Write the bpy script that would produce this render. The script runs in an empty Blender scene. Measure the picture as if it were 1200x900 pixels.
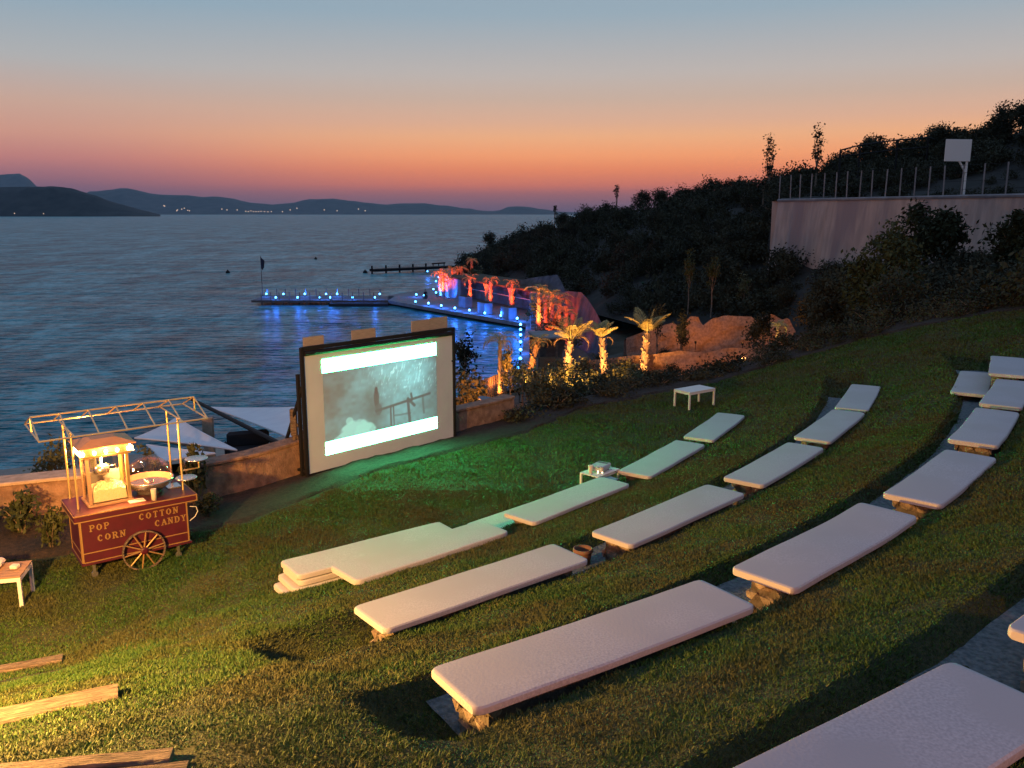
import bpy, math, random
import numpy as np
from mathutils import Vector, Matrix, Euler
S = bpy.context.scene
C = S.collection
random.seed(7); rg = np.random.default_rng(7)
R = math.radians
# ---------------------------------------------------------------- camera
FOC = 1000.0; PIT = math.atan(200 / FOC); EYE = 5.0
cam = bpy.data.cameras.new('camera'); cam.sensor_width = 36; cam.lens = 36 * FOC / 1200
cam.clip_start = 0.1; cam.clip_end = 60000
co = bpy.data.objects.new('camera', cam); co.location = (0, 0, EYE)
co.rotation_euler = (math.pi / 2 - PIT, 0, 0); C.objects.link(co); S.camera = co
CP, SP = math.cos(PIT), math.sin(PIT)
def up(px, py, z):                       # point of the place seen at a pixel, at a known height
    u = (px - 600) / FOC; v = (450 - py) / FOC
    d = Vector((u, CP + v * SP, -SP + v * CP)); t = (z - EYE) / d.z
    return Vector((0, 0, EYE)) + d * t
def at(px, py, Y):                       # the same at a known distance
    u = (px - 600) / FOC; v = (450 - py) / FOC
    t = Y / (CP + v * SP)
    return Vector((u * t, Y, EYE + t * (-SP + v * CP)))
# ---------------------------------------------------------------- world: sky after sunset
S.view_settings.view_transform = 'Standard'; S.view_settings.look = 'None'
S.view_settings.exposure = 0.0; S.view_settings.gamma = 1.0
S.cycles.use_denoising = True
S.cycles.max_bounces = 8; S.cycles.transparent_max_bounces = 16
S.cycles.caustics_refractive = False; S.cycles.caustics_reflective = False
S.cycles.sample_clamp_indirect = 4.0
def lin(r, g, b):
    f = lambda c: (c / 255 / 12.92) if c / 255 <= .04045 else ((c / 255 + .055) / 1.055) ** 2.4
    return (f(r), f(g), f(b), 1)
W = bpy.data.worlds.new('World'); S.world = W; W.use_nodes = True
wt = W.node_tree; wn = wt.nodes; wl = wt.links; wn.clear()
def N(t, ty, **k):
    n = t.nodes.new(ty)
    for a, b in k.items(): setattr(n, a, b)
    return n
tc = N(wt, 'ShaderNodeTexCoord'); sx = N(wt, 'ShaderNodeSeparateXYZ')
wl.new(tc.outputs['Generated'], sx.inputs[0])
def ramp(t, stops, fac=None, interp='LINEAR'):
    r = N(t, 'ShaderNodeValToRGB'); cr = r.color_ramp; cr.interpolation = interp
    while len(cr.elements) < len(stops): cr.elements.new(.5)
    for e, (p, c) in zip(cr.elements, stops): e.position = p; e.color = c
    if fac is not None: t.links.new(fac, r.inputs[0])
    return r
ZEN = [(.40, lin(114, 136, 164)), (1, lin(126, 148, 186))]
SKA = [(0, lin(95, 84, 108)), (.010, lin(120, 92, 108)), (.022, lin(158, 100, 102)), (.032, lin(208, 116, 92)), (.048, lin(240, 138, 88)), (.064, lin(248, 160, 104)),
       (.084, lin(238, 174, 126)), (.10, lin(220, 172, 142)), (.125, lin(198, 172, 155)), (.15, lin(186, 176, 170)), (.21, lin(148, 166, 178))] + ZEN
SKB = [(0, lin(84, 84, 108)), (.012, lin(96, 87, 112)), (.026, lin(126, 93, 112)), (.040, lin(164, 108, 114)), (.056, lin(194, 126, 118)), (.080, lin(206, 150, 130)),
       (.11, lin(198, 163, 146)), (.15, lin(172, 172, 172)), (.21, lin(138, 162, 178))] + ZEN
SKC = [(0, lin(70, 84, 108)), (.06, lin(92, 104, 128)), (.15, lin(108, 122, 146)), (.21, lin(112, 128, 148))] + ZEN
ra, rb, rc = (ramp(wt, s, sx.outputs[2]) for s in (SKA, SKB, SKC))
cx = N(wt, 'ShaderNodeCombineXYZ'); wl.new(sx.outputs[0], cx.inputs[0]); wl.new(sx.outputs[1], cx.inputs[1])
nv = N(wt, 'ShaderNodeVectorMath', operation='NORMALIZE'); wl.new(cx.outputs[0], nv.inputs[0])
dv = N(wt, 'ShaderNodeVectorMath', operation='DOT_PRODUCT'); wl.new(nv.outputs[0], dv.inputs[0])
dv.inputs[1].default_value = (math.sin(R(13)), math.cos(R(13)), 0)
def mapr(t, val, a, b, c=0, d=1):
    m = N(t, 'ShaderNodeMapRange', interpolation_type='SMOOTHSTEP'); t.links.new(val, m.inputs[0])
    for i, q in enumerate((a, b, c, d)): m.inputs[i + 1].default_value = q
    return m.outputs[0]
def mixc(t, fac, a, b, bt='MIX'):
    m = N(t, 'ShaderNodeMix', data_type='RGBA', blend_type=bt)
    for s, v in ((m.inputs[0], fac), (m.inputs[6], a), (m.inputs[7], b)):
        if hasattr(v, 'links'): t.links.new(v, s)
        else: s.default_value = v
    return m.outputs[2]
m1 = mixc(wt, mapr(wt, dv.outputs['Value'], .74, 1.0), rb.outputs[0], ra.outputs[0])
m2 = mixc(wt, mapr(wt, dv.outputs['Value'], -.3, .7), rc.outputs[0], m1)
bg = N(wt, 'ShaderNodeBackground'); wl.new(m2, bg.inputs[0]); bg.inputs[1].default_value = 1.12
ow = N(wt, 'ShaderNodeOutputWorld'); wl.new(bg.outputs[0], ow.inputs[0])
# ---------------------------------------------------------------- helpers
def mat(name, col, rough=.7, col2=None, scale=8, bump=0, bscale=None, metal=0, emit=None, estr=0, detail=4, stretch=None, lo=.35, hi=.65, spec=.5, trans=0, alpha=1, col3=None, scale3=1):
    m = bpy.data.materials.new(name); m.use_nodes = True; t = m.node_tree; p = t.nodes['Principled BSDF']
    p.inputs['Roughness'].default_value = rough; p.inputs['Metallic'].default_value = metal
    p.inputs['Specular IOR Level'].default_value = spec
    c = (*col[:3], 1); p.inputs['Base Color'].default_value = c
    if trans: p.inputs['Transmission Weight'].default_value = trans
    if alpha < 1: p.inputs['Alpha'].default_value = alpha
    vec = None
    if col2 or bump:
        g = N(t, 'ShaderNodeTexCoord'); gm = N(t, 'ShaderNodeNewGeometry'); vec = gm.outputs['Position'] if stretch is None else None
        if stretch is not None:
            mp = N(t, 'ShaderNodeMapping'); t.links.new(g.outputs['Object'], mp.inputs[0]); mp.inputs['Scale'].default_value = stretch; vec = mp.outputs[0]
    if col2:
        n = N(t, 'ShaderNodeTexNoise'); n.inputs['Scale'].default_value = scale; n.inputs['Detail'].default_value = detail; t.links.new(vec, n.inputs['Vector'])
        r = ramp(t, [(lo, c), (hi, (*col2[:3], 1))], n.outputs[0]); out = r.outputs[0]
        if col3:
            n3 = N(t, 'ShaderNodeTexNoise'); n3.inputs['Scale'].default_value = scale3; n3.inputs['Detail'].default_value = 3; t.links.new(vec, n3.inputs['Vector'])
            out = mixc(t, mapr(t, n3.outputs[0], .42, .62), out, (*col3[:3], 1))
        t.links.new(out, p.inputs['Base Color'])
    if bump:
        n = N(t, 'ShaderNodeTexNoise'); n.inputs['Scale'].default_value = bscale or scale; n.inputs['Detail'].default_value = 6; t.links.new(vec, n.inputs['Vector'])
        b = N(t, 'ShaderNodeBump'); b.inputs['Strength'].default_value = bump; b.inputs['Distance'].default_value = .03
        t.links.new(n.outputs[0], b.inputs['Height']); t.links.new(b.outputs[0], p.inputs['Normal'])
    if emit is not None:
        p.inputs['Emission Color'].default_value = (*emit[:3], 1); p.inputs['Emission Strength'].default_value = estr
    return m
def mesh_np(name, V, F, smooth=False):
    me = bpy.data.meshes.new(name); V = np.asarray(V, dtype=np.float32); F = np.asarray(F, dtype=np.int32)
    k = F.shape[1]; me.vertices.add(len(V)); me.vertices.foreach_set('co', V.ravel())
    me.loops.add(F.size); me.loops.foreach_set('vertex_index', F.ravel())
    me.polygons.add(len(F)); me.polygons.foreach_set('loop_start', np.arange(0, F.size, k, dtype=np.int32))
    me.polygons.foreach_set('use_smooth', np.full(len(F), smooth)); me.update(calc_edges=True); me.validate()
    return me
def link(name, me, m=None, parent=None, loc=None, rot=None, **props):
    o = bpy.data.objects.new(name, me); C.objects.link(o)
    if m is not None and me is not None and not me.materials: me.materials.append(m)
    if parent is not None: o.parent = parent
    if loc is not None: o.location = loc
    if rot is not None: o.rotation_euler = rot
    for k, v in props.items():
        if v is not None: o[k] = v
    return o
def thing(name, label, cat, loc=(0, 0, 0), rz=0, group=None, scale=None):
    o = link(name, None, None, None, loc, (0, 0, rz), label=label, category=cat, group=group)
    o.empty_display_size = .2
    if scale: o.scale = (scale,) * 3 if not hasattr(scale, '__len__') else scale
    return o
def copy_tree(o, parent=None, loc=None, rz=None, label=None, scale=None, lev=0):
    c = o.copy(); C.objects.link(c)
    if parent is not None: c.parent = parent
    if loc is not None: c.location = loc
    if rz is not None: c.rotation_euler = (0, 0, rz)
    if label: c['label'] = label
    if scale: c.scale = (scale,) * 3 if not hasattr(scale, '__len__') else scale
    for ch in KIDS.get(o.name, []): copy_tree(ch, c)
    return c
KIDS = {}
class MB:
    def __init__(s): s.v = []; s.f = []
    def add(s, vs, fs):
        k = len(s.v); s.v += [tuple(q) for q in vs]; s.f += [tuple(i + k for i in f) for f in fs]; return s
    def box(s, x0, x1, y0, y1, z0, z1, M=None, bev=0):
        if bev:
            b = min(bev, (x1 - x0) / 2.1, (y1 - y0) / 2.1, (z1 - z0) / 2.1); vs = []; P = {}
            X, Y, Z = (x0, x1), (y0, y1), (z0, z1)
            for i in (0, 1):
                for j in (0, 1):
                    for k in (0, 1):
                        sx_, sy_, sz_ = (1 - 2 * i) * b, (1 - 2 * j) * b, (1 - 2 * k) * b
                        for a, q in enumerate(((X[i], Y[j] + sy_, Z[k] + sz_), (X[i] + sx_, Y[j], Z[k] + sz_), (X[i] + sx_, Y[j] + sy_, Z[k]))):
                            P[i, j, k, a] = len(vs); vs.append(q)
            fs = []
            for i in (0, 1):
                fs.append([P[i, 0, 0, 0], P[i, 0, 1, 0], P[i, 1, 1, 0], P[i, 1, 0, 0]][::1 if i == 0 else -1])
                fs.append([P[0, i, 0, 1], P[1, i, 0, 1], P[1, i, 1, 1], P[0, i, 1, 1]][::1 if i == 0 else -1])
                fs.append([P[0, 0, i, 2], P[0, 1, i, 2], P[1, 1, i, 2], P[1, 0, i, 2]][::1 if i == 0 else -1])
            for i in (0, 1):
                for j in (0, 1):
                    sg = 1 if (i + j) % 2 == 0 else -1
                    fs.append([P[i, j, 0, 0], P[i, j, 0, 1], P[i, j, 1, 1], P[i, j, 1, 0]][::sg])
                    fs.append([P[i, 0, j, 0], P[i, 1, j, 0], P[i, 1, j, 2], P[i, 0, j, 2]][::sg])
                    fs.append([P[0, i, j, 1], P[0, i, j, 2], P[1, i, j, 2], P[1, i, j, 1]][::sg])
                    for k in (0, 1): fs.append([P[i, j, k, 0], P[i, j, k, 1], P[i, j, k, 2]])
        else:
            vs = [(x, y, z) for x in (x0, x1) for y in (y0, y1) for z in (z0, z1)]
            fs = [(0, 1, 3, 2), (4, 6, 7, 5), (0, 4, 5, 1), (2, 3, 7, 6), (0, 2, 6, 4), (1, 5, 7, 3)]
        if M is not None: vs = [M @ Vector(q) for q in vs]
        return s.add(vs, fs)
    def bar(s, p0, p1, w, h=None):               # square bar between two points
        p0, p1 = Vector(p0), Vector(p1); d = p1 - p0; h = h or w
        q = d.to_track_quat('X', 'Z'); M = Matrix.Translation(p0) @ q.to_matrix().to_4x4()
        return s.box(0, d.length, -w / 2, w / 2, -h / 2, h / 2, M)
    def path(s, pts, rad, n=8, cap=True):
        pts = [Vector(p) for p in pts]; k = len(pts)
        if not hasattr(rad, '__len__'): rad = [rad] * k
        b = len(s.v)
        for i, p in enumerate(pts):
            d = (pts[min(i + 1, k - 1)] - pts[max(i - 1, 0)]).normalized()
            a = d.orthogonal().normalized() if i == 0 else (a - d * a.dot(d)).normalized()
            c = d.cross(a)
            for j in range(n):
                t = 2 * math.pi * j / n; s.v.append(tuple(p + (a * math.cos(t) + c * math.sin(t)) * rad[i]))
        for i in range(k - 1):
            for j in range(n):
                s.f.append((b + i * n + j, b + i * n + (j + 1) % n, b + (i + 1) * n + (j + 1) % n, b + (i + 1) * n + j))
        if cap: s.f.append(tuple(b + j for j in range(n))[::-1]); s.f.append(tuple(b + (k - 1) * n + j for j in range(n)))
        return s
    def lathe(s, prof, n=20, c=(0, 0, 0), cap=True, M=None):
        b = len(s.v)
        for r, z in prof:
            for j in range(n):
                t = 2 * math.pi * j / n; q = Vector((c[0] + r * math.cos(t), c[1] + r * math.sin(t), c[2] + z))
                s.v.append(tuple(M @ q if M is not None else q))
        for i in range(len(prof) - 1):
            for j in range(n):
                s.f.append((b + i * n + j, b + i * n + (j + 1) % n, b + (i + 1) * n + (j + 1) % n, b + (i + 1) * n + j))
        if cap: s.f.append(tuple(b + j for j in range(n))[::-1]); s.f.append(tuple(b + (len(prof) - 1) * n + j for j in range(n)))
        return s
    def build(s, name, m, parent=None, smooth=False, **k):
        me = bpy.data.meshes.new(name); me.from_pydata(s.v, [], s.f); me.update()
        if smooth: me.polygons.foreach_set('use_smooth', [True] * len(me.polygons))
        o = link(name, me, m, parent, **k)
        if parent is not None: KIDS.setdefault(parent.name, []).append(o)
        return o
def kid(name, me, m, parent, **k):
    o = link(name, me, m, parent, **k); KIDS.setdefault(parent.name, []).append(o); return o
def leaves(cent, size, flat=.0, asp=.5, r=rg):   # one small diamond leaf per point
    n = len(cent); a = r.normal(size=(n, 3)); a /= np.linalg.norm(a, axis=1, keepdims=True)
    b = r.normal(size=(n, 3)); b[:, 2] += flat * 3; b -= a * (a * b).sum(1, keepdims=True); b /= np.linalg.norm(b, axis=1, keepdims=True)
    s = size * r.uniform(.6, 1.3, (n, 1)); c = np.cross(a, b)
    V = np.stack([cent - a * s, cent + c * s * asp, cent + a * s, cent - c * s * asp], 1).reshape(-1, 3)
    return V, np.arange(4 * n).reshape(-1, 4)
def cloud(n, rad, clumps, spread, size, r=rg, hollow=.5, asp=.5, low=-1.0):
    c = r.normal(size=(clumps, 3)); c /= np.linalg.norm(c, axis=1, keepdims=True)
    c[:, 2] = np.clip(c[:, 2], low, 1)
    c *= r.uniform(hollow, 1, (clumps, 1)) * np.array(rad) * r.uniform(.8, 1.1, (clumps, 3))
    k = r.integers(0, clumps, n); p = c[k] + np.clip(r.normal(size=(n, 3)), -1.9, 1.9) * spread * r.uniform(.5, 1.3, (clumps, 1))[k]
    return leaves(p, size, asp=asp, r=r)
def lamp(name, loc, col, energy, radius=.1, parent=None, spot=None, aim=None, blend=.5):
    l = bpy.data.lights.new(name, 'SPOT' if spot else 'POINT'); l.color = col; l.energy = energy; l.shadow_soft_size = radius
    if spot: l.spot_size = R(spot); l.spot_blend = blend
    o = bpy.data.objects.new(name, l); C.objects.link(o); o.location = loc
    if parent is not None: o.parent = parent; KIDS.setdefault(parent.name, []).append(o)
    if aim is not None: o.rotation_euler = (Vector(aim) - Vector(loc)).to_track_quat('-Z', 'Y').to_euler()
    return o
def inpoly(x, y, poly):
    x = np.asarray(x); y = np.asarray(y); ins = np.zeros(x.shape, bool); n = len(poly)
    for i in range(n):
        x1, y1 = poly[i]; x2, y2 = poly[(i + 1) % n]
        c = ((y1 > y) != (y2 > y)) & (x < (x2 - x1) * (y - y1) / ((y2 - y1) + 1e-12) + x1); ins ^= c
    return ins
def vnoise(x, y, sc, seed=0):                    # smooth value noise
    x = np.asarray(x, float) * sc + seed * 17.3; y = np.asarray(y, float) * sc + seed * 9.1
    xi = np.floor(x).astype(int); yi = np.floor(y).astype(int); fx = x - xi; fy = y - yi
    h = lambda a, b: ((np.sin(a * 127.1 + b * 311.7) * 43758.5453) % 1.0)
    fx = fx * fx * (3 - 2 * fx); fy = fy * fy * (3 - 2 * fy)
    return (h(xi, yi) * (1 - fx) + h(xi + 1, yi) * fx) * (1 - fy) + (h(xi, yi + 1) * (1 - fx) + h(xi + 1, yi + 1) * fx) * fy - .5
def sm(t, a, b):
    t = np.clip((t - a) / (b - a), 0, 1); return t * t * (3 - 2 * t)
# ---------------------------------------------------------------- materials
M = {}
M['grass_ground'] = mat('grass_ground', (.014, .024, .006), .95, (.040, .046, .012), 26, 1, 60, detail=6)
M['mulch'] = mat('mulch', (.010, .007, .005), .95, (.035, .022, .015), 14, 1, 30, detail=6)
M['gravel'] = mat('gravel', (.055, .08, .09), .85, (.14, .17, .18), 22, 1, 30, detail=6)
M['pad'] = mat('pad_canvas', (.36, .355, .36), .9, (.48, .47, .47), 60, .05, 45, detail=5, col3=(.40, .39, .385), scale3=1.3)
M['stone'] = mat('stone', (.14, .10, .075), .9, (.30, .24, .18), 9, .9, 25)
M['mortar'] = mat('mortar', (.07, .055, .045), .95, (.12, .10, .08), 12, .8, 25)
M['stucco'] = mat('stucco', (.17, .10, .065), .9, (.29, .18, .12), 7, .8, 30)
M['stucco_cap'] = mat('stucco_cap', (.34, .25, .18), .85, (.50, .38, .28), 6, .4, 50)
M['timber'] = mat('timber', (.055, .038, .028), .85, (.21, .155, .115), 5, 1, 9, stretch=(1.2, 14, 14))
M['rock'] = mat('rock', (.06, .05, .05), .9, (.12, .10, .10), 1.2, 1, 4)
M['retain'] = mat('retaining_wall_render', (.34, .25, .21), .9, (.47, .34, .28), 2.6, 1, 9, stretch=(1, 1, .16), col3=(.27, .20, .19), scale3=.6)
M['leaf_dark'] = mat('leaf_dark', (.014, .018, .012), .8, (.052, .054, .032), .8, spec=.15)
M['leaf_pine'] = mat('leaf_pine', (.012, .019, .009), .8, (.026, .036, .017), 2, spec=.15)
M['leaf_mid'] = mat('leaf_mid', (.028, .038, .013), .7, (.055, .065, .022), 2, spec=.2)
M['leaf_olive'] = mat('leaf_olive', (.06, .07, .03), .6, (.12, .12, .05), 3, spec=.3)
M['palm_leaf'] = mat('palm_leaf', (.24, .22, .07), .55, (.34, .30, .11), 5, spec=.4)
M['palm_dry'] = mat('palm_dry', (.22, .15, .07), .8, (.32, .22, .11), 5)
M['bark'] = mat('bark', (.10, .075, .055), .9, (.20, .15, .11), 5, .8, 12)
M['palm_bark'] = mat('palm_bark', (.20, .14, .09), .9, (.36, .26, .17), 8, .9, 16)
M['red_paint'] = mat('cart_red_paint', (.045, .002, .011), .5, (.062, .003, .015), 6)
M['gold'] = mat('gold_trim', (.30, .18, .07), .45, metal=.3)
M['brass'] = mat('brass_tube', (.75, .55, .28), .3, metal=.85)
M['steel'] = mat('steel', (.6, .6, .6), .25, metal=.9)
M['black'] = mat('black_metal', (.010, .010, .012), .7, spec=.2)
M['white_metal'] = mat('white_metal', (.62, .62, .6), .5)
M['screen'] = mat('projection_fabric', (.40, .47, .53), .85, (.44, .51, .57), 2)
M['board'] = mat('plywood_board', (.22, .19, .16), .8, (.30, .26, .22), 4, stretch=(2, 20, 20))
M['wood'] = mat('teak_wood', (.24, .14, .08), .6, (.34, .21, .12), 5, .3, 8, stretch=(1.5, 16, 16))
M['deckwood'] = mat('deck_wood', (.10, .09, .085), .8, (.17, .15, .14), 3)
M['concrete'] = mat('concrete', (.15, .15, .16), .85, (.22, .22, .23), 1.6, .5, 12)
M['whitewash'] = mat('whitewashed_plaster', (.18, .18, .20), .85, (.25, .25, .27), 1.4, .4, 10)
M['sail'] = mat('shade_sail_canvas', (.70, .68, .69), .8, (.76, .74, .74), 2)
M['towel'] = mat('towel_cloth', (.6, .55, .5), .95, (.68, .62, .56), 20, .4, 80)
M['terracotta'] = mat('terracotta', (.13, .06, .04), .8, (.18, .09, .055), 10)
M['sand'] = mat('sand', (.24, .20, .16), .95, (.32, .27, .21), 3, .5, 20)
M['garden'] = mat('garden_soil', (.025, .028, .014), .95, (.06, .05, .03), 1.2, .8, 8)
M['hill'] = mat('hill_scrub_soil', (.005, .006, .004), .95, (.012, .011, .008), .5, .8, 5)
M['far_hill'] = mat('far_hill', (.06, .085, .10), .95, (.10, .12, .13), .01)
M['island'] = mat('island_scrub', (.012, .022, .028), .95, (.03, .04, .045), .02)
M['popcorn'] = mat('popcorn', (.85, .68, .36), .8, (.8, .74, .58), 60, .8, 90)
M['plastic_grey'] = mat('grey_plastic', (.42, .42, .43), .4)
M['dark_cloth'] = mat('dark_cloth', (.02, .02, .025), .9)
M['skin'] = mat('skin', (.35, .2, .14), .6)
def glassy(name, col, a, rough=.03, k=1):
    m = bpy.data.materials.new(name); m.use_nodes = True; t = m.node_tree; t.nodes.clear()
    tr = N(t, 'ShaderNodeBsdfTransparent'); tr.inputs[0].default_value = (*col, 1); g = N(t, 'ShaderNodeBsdfGlossy'); g.inputs['Roughness'].default_value = rough
    lw = N(t, 'ShaderNodeLayerWeight'); lw.inputs[0].default_value = .5; fr = N(t, 'ShaderNodeMath', operation='POWER'); t.links.new(lw.outputs['Facing'], fr.inputs[0]); fr.inputs[1].default_value = 3.0; mx = N(t, 'ShaderNodeMixShader'); o = N(t, 'ShaderNodeOutputMaterial')
    ml = N(t, 'ShaderNodeMath', operation='MULTIPLY'); ml.inputs[1].default_value = k * .6; ml.use_clamp = True; ad = N(t, 'ShaderNodeMath', operation='ADD'); ad.inputs[1].default_value = (a - 1) * .15; t.links.new(fr.outputs[0], ad.inputs[0]); t.links.new(ad.outputs[0], ml.inputs[0]); t.links.new(ml.outputs[0], mx.inputs[0]); t.links.new(tr.outputs[0], mx.inputs[1]); t.links.new(g.outputs[0], mx.inputs[2]); t.links.new(mx.outputs[0], o.inputs[0]); return m
M['glass'] = glassy('clear_glass', (.96, .95, .93), 1.35)
M['dome'] = glassy('clear_plastic_dome', (.86, .78, .76), 1.6, k=.9)
def emitm(name, col, st, sample=False):
    m = mat(name, (.8, .8, .8), .5, emit=col, estr=st)
    if not sample: m.cycles.emission_sampling = 'NONE'
    return m
M['bulb'] = emitm('warm_bulb', (1, .62, .25), 30)
M['blue_lens'] = emitm('blue_lens', (.06, .34, 1), 11)
M['amber_lens'] = emitm('amber_lens', (1, .42, .12), 10)
M['town'] = emitm('town_light', (1, .6, .3), 1.1)
# sea: real sheet, waves by bump in world space, several sizes
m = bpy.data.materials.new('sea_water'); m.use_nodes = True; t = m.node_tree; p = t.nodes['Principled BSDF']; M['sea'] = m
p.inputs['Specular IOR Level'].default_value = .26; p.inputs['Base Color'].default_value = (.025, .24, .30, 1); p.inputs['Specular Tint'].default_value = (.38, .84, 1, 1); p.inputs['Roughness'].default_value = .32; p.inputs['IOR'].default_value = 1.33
gm = N(t, 'ShaderNodeNewGeometry'); hsum = None
for sc_, st_, w_ in (((.012, .034, 1), 1.0, 9.0), ((.035, .10, 1), 1.0, 5.0), ((.11, .27, 1), 1.0, 2.8), ((.36, .9, 1), 1.0, 1.9), ((1.1, 2.4, 1), 1.0, .8)):
    mp = N(t, 'ShaderNodeMapping'); mp.inputs['Scale'].default_value = sc_; mp.inputs['Rotation'].default_value = (0, 0, R(8)); t.links.new(gm.outputs['Position'], mp.inputs[0])
    n = N(t, 'ShaderNodeTexNoise'); n.inputs['Scale'].default_value = 1; n.inputs['Detail'].default_value = 3; t.links.new(mp.outputs[0], n.inputs['Vector'])
    mu = N(t, 'ShaderNodeMath', operation='MULTIPLY'); t.links.new(n.outputs[0], mu.inputs[0]); mu.inputs[1].default_value = w_
    if hsum is None: hsum = mu.outputs[0]
    else:
        ad = N(t, 'ShaderNodeMath', operation='ADD'); t.links.new(hsum, ad.inputs[0]); t.links.new(mu.outputs[0], ad.inputs[1]); hsum = ad.outputs[0]
b = N(t, 'ShaderNodeBump'); b.inputs['Strength'].default_value = 1; b.inputs['Distance'].default_value = 1.3
t.links.new(hsum, b.inputs['Height']); t.links.new(b.outputs[0], p.inputs['Normal'])
# bright and shaded wave faces, painted into the water's base colour by noise
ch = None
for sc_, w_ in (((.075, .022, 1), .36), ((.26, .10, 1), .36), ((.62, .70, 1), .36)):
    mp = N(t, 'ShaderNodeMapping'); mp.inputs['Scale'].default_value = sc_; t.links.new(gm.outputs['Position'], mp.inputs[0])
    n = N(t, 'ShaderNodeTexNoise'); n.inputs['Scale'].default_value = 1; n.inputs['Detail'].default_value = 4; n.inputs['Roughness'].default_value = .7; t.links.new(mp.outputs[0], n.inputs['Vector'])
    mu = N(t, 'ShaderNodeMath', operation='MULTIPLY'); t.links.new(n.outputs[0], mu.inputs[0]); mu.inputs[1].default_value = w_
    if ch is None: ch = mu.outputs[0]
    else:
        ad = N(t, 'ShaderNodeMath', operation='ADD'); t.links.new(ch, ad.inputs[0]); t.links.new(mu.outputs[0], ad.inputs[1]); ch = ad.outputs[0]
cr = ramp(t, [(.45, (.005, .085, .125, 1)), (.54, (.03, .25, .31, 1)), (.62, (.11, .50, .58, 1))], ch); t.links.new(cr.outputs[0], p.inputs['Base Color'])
# blades of grass
m = bpy.data.materials.new('grass_blade'); m.use_nodes = True; t = m.node_tree; p = t.nodes['Principled BSDF']; M['blade'] = m
p.inputs['Roughness'].default_value = .6; p.inputs['Specular IOR Level'].default_value = .25
a_ = N(t, 'ShaderNodeAttribute'); a_.attribute_name = 'tint'
gm = N(t, 'ShaderNodeNewGeometry'); n = N(t, 'ShaderNodeTexNoise'); n.inputs['Scale'].default_value = .9; n.inputs['Detail'].default_value = 5; t.links.new(gm.outputs['Position'], n.inputs['Vector'])
r1 = ramp(t, [(0, (.022, .060, .007, 1)), (.55, (.046, .100, .014, 1)), (.85, (.090, .100, .026, 1)), (1, (.17, .14, .06, 1))], a_.outputs['Fac'])
t.links.new(mixc(t, mapr(t, n.outputs[0], .42, .62), r1.outputs[0], (.062, .068, .018, 1)), p.inputs['Base Color'])
# ================================================================= SETTING
# sea
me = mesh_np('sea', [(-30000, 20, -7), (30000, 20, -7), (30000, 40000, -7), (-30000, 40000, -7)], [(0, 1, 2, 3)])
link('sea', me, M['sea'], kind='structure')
# far hills and islands
def ridge(name, pts, Y, depth, seed, rough=.0, base=-7):
    xs = np.linspace(pts[0][0], pts[-1][0], 140); ys = np.interp(xs, [p[0] for p in pts], [p[1] for p in pts]); n = 7; V = []
    k = np.array([.12, .25, .5, .75, 1])
    jag = sum(vnoise(xs, xs * 0, f, seed) * a for f, a in ((.06, 2.2), (.15, 1.2), (.4, .6)))
    for i, (x, y) in enumerate(zip(xs, ys)):
        top = at(x, y + jag[i] * rough, Y); X = top.x; H = max(top.z - base, 1)
        prof = [(-depth, -3), (-depth * .8, .18 * H), (-depth * .45, .55 * H), (-depth * .2, .85 * H), (0, H), (depth * .5, .6 * H), (depth, -3)]
        for j, (dy, h) in enumerate(prof):
            V.append((X * (Y + dy) / Y, Y + dy, base + h * (1 + (vnoise(x, j * 7.3, .08, seed) * .25 if 0 < j < 4 else 0))))
    F = [(i * n + j, (i + 1) * n + j, (i + 1) * n + j + 1, i * n + j + 1) for i in range(len(xs) - 1) for j in range(n - 1)]
    return link(name, mesh_np(name, V, F, True), M['island' if name == 'island_hill' else 'far_hill'], kind='structure')
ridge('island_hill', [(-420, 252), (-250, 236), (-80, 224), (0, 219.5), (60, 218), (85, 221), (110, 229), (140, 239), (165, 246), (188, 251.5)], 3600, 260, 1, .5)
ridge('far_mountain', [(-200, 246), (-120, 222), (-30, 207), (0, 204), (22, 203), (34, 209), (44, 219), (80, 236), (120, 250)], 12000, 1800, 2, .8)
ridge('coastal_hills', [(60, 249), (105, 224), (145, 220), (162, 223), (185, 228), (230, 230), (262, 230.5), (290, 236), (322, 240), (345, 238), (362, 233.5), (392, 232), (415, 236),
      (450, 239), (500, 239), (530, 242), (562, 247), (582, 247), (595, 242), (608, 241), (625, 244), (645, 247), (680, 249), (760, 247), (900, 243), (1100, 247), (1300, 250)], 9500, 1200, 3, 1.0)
V = []; F = []
for i, (x, y) in enumerate([(192, 241), (193, 241.5), (207, 247), (208, 246), (213, 245), (216, 244), (220, 246.5), (222, 247), (260, 245), (266, 246), (278, 246), (288, 247.5), (291, 248), (294, 247), (297, 248), (300, 248), (303, 248), (306, 247.6), (310, 248), (314, 248.2), (318, 248), (331, 248), (340, 246), (348, 244), (380, 246), (395, 247), (420, 245), (428, 247), (51, 250.4), (17, 250)]):
    q = at(x, y, 7900 if x > 100 else 3300); s_ = 3.6 if x > 100 else 1.6
    b0 = len(V); V += [(q.x - s_, q.y, q.z - s_), (q.x + s_, q.y, q.z - s_), (q.x + s_, q.y, q.z + s_), (q.x - s_, q.y, q.z + s_), (q.x, q.y + s_, q.z)]
    F += [(b0, b0 + 1, b0 + 2), (b0, b0 + 2, b0 + 3)]
link('town_lights', mesh_np('town_lights', V, F), M['town'], label='tiny warm lights of a town along the foot of the far coast', category='town lights', kind='stuff')
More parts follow.
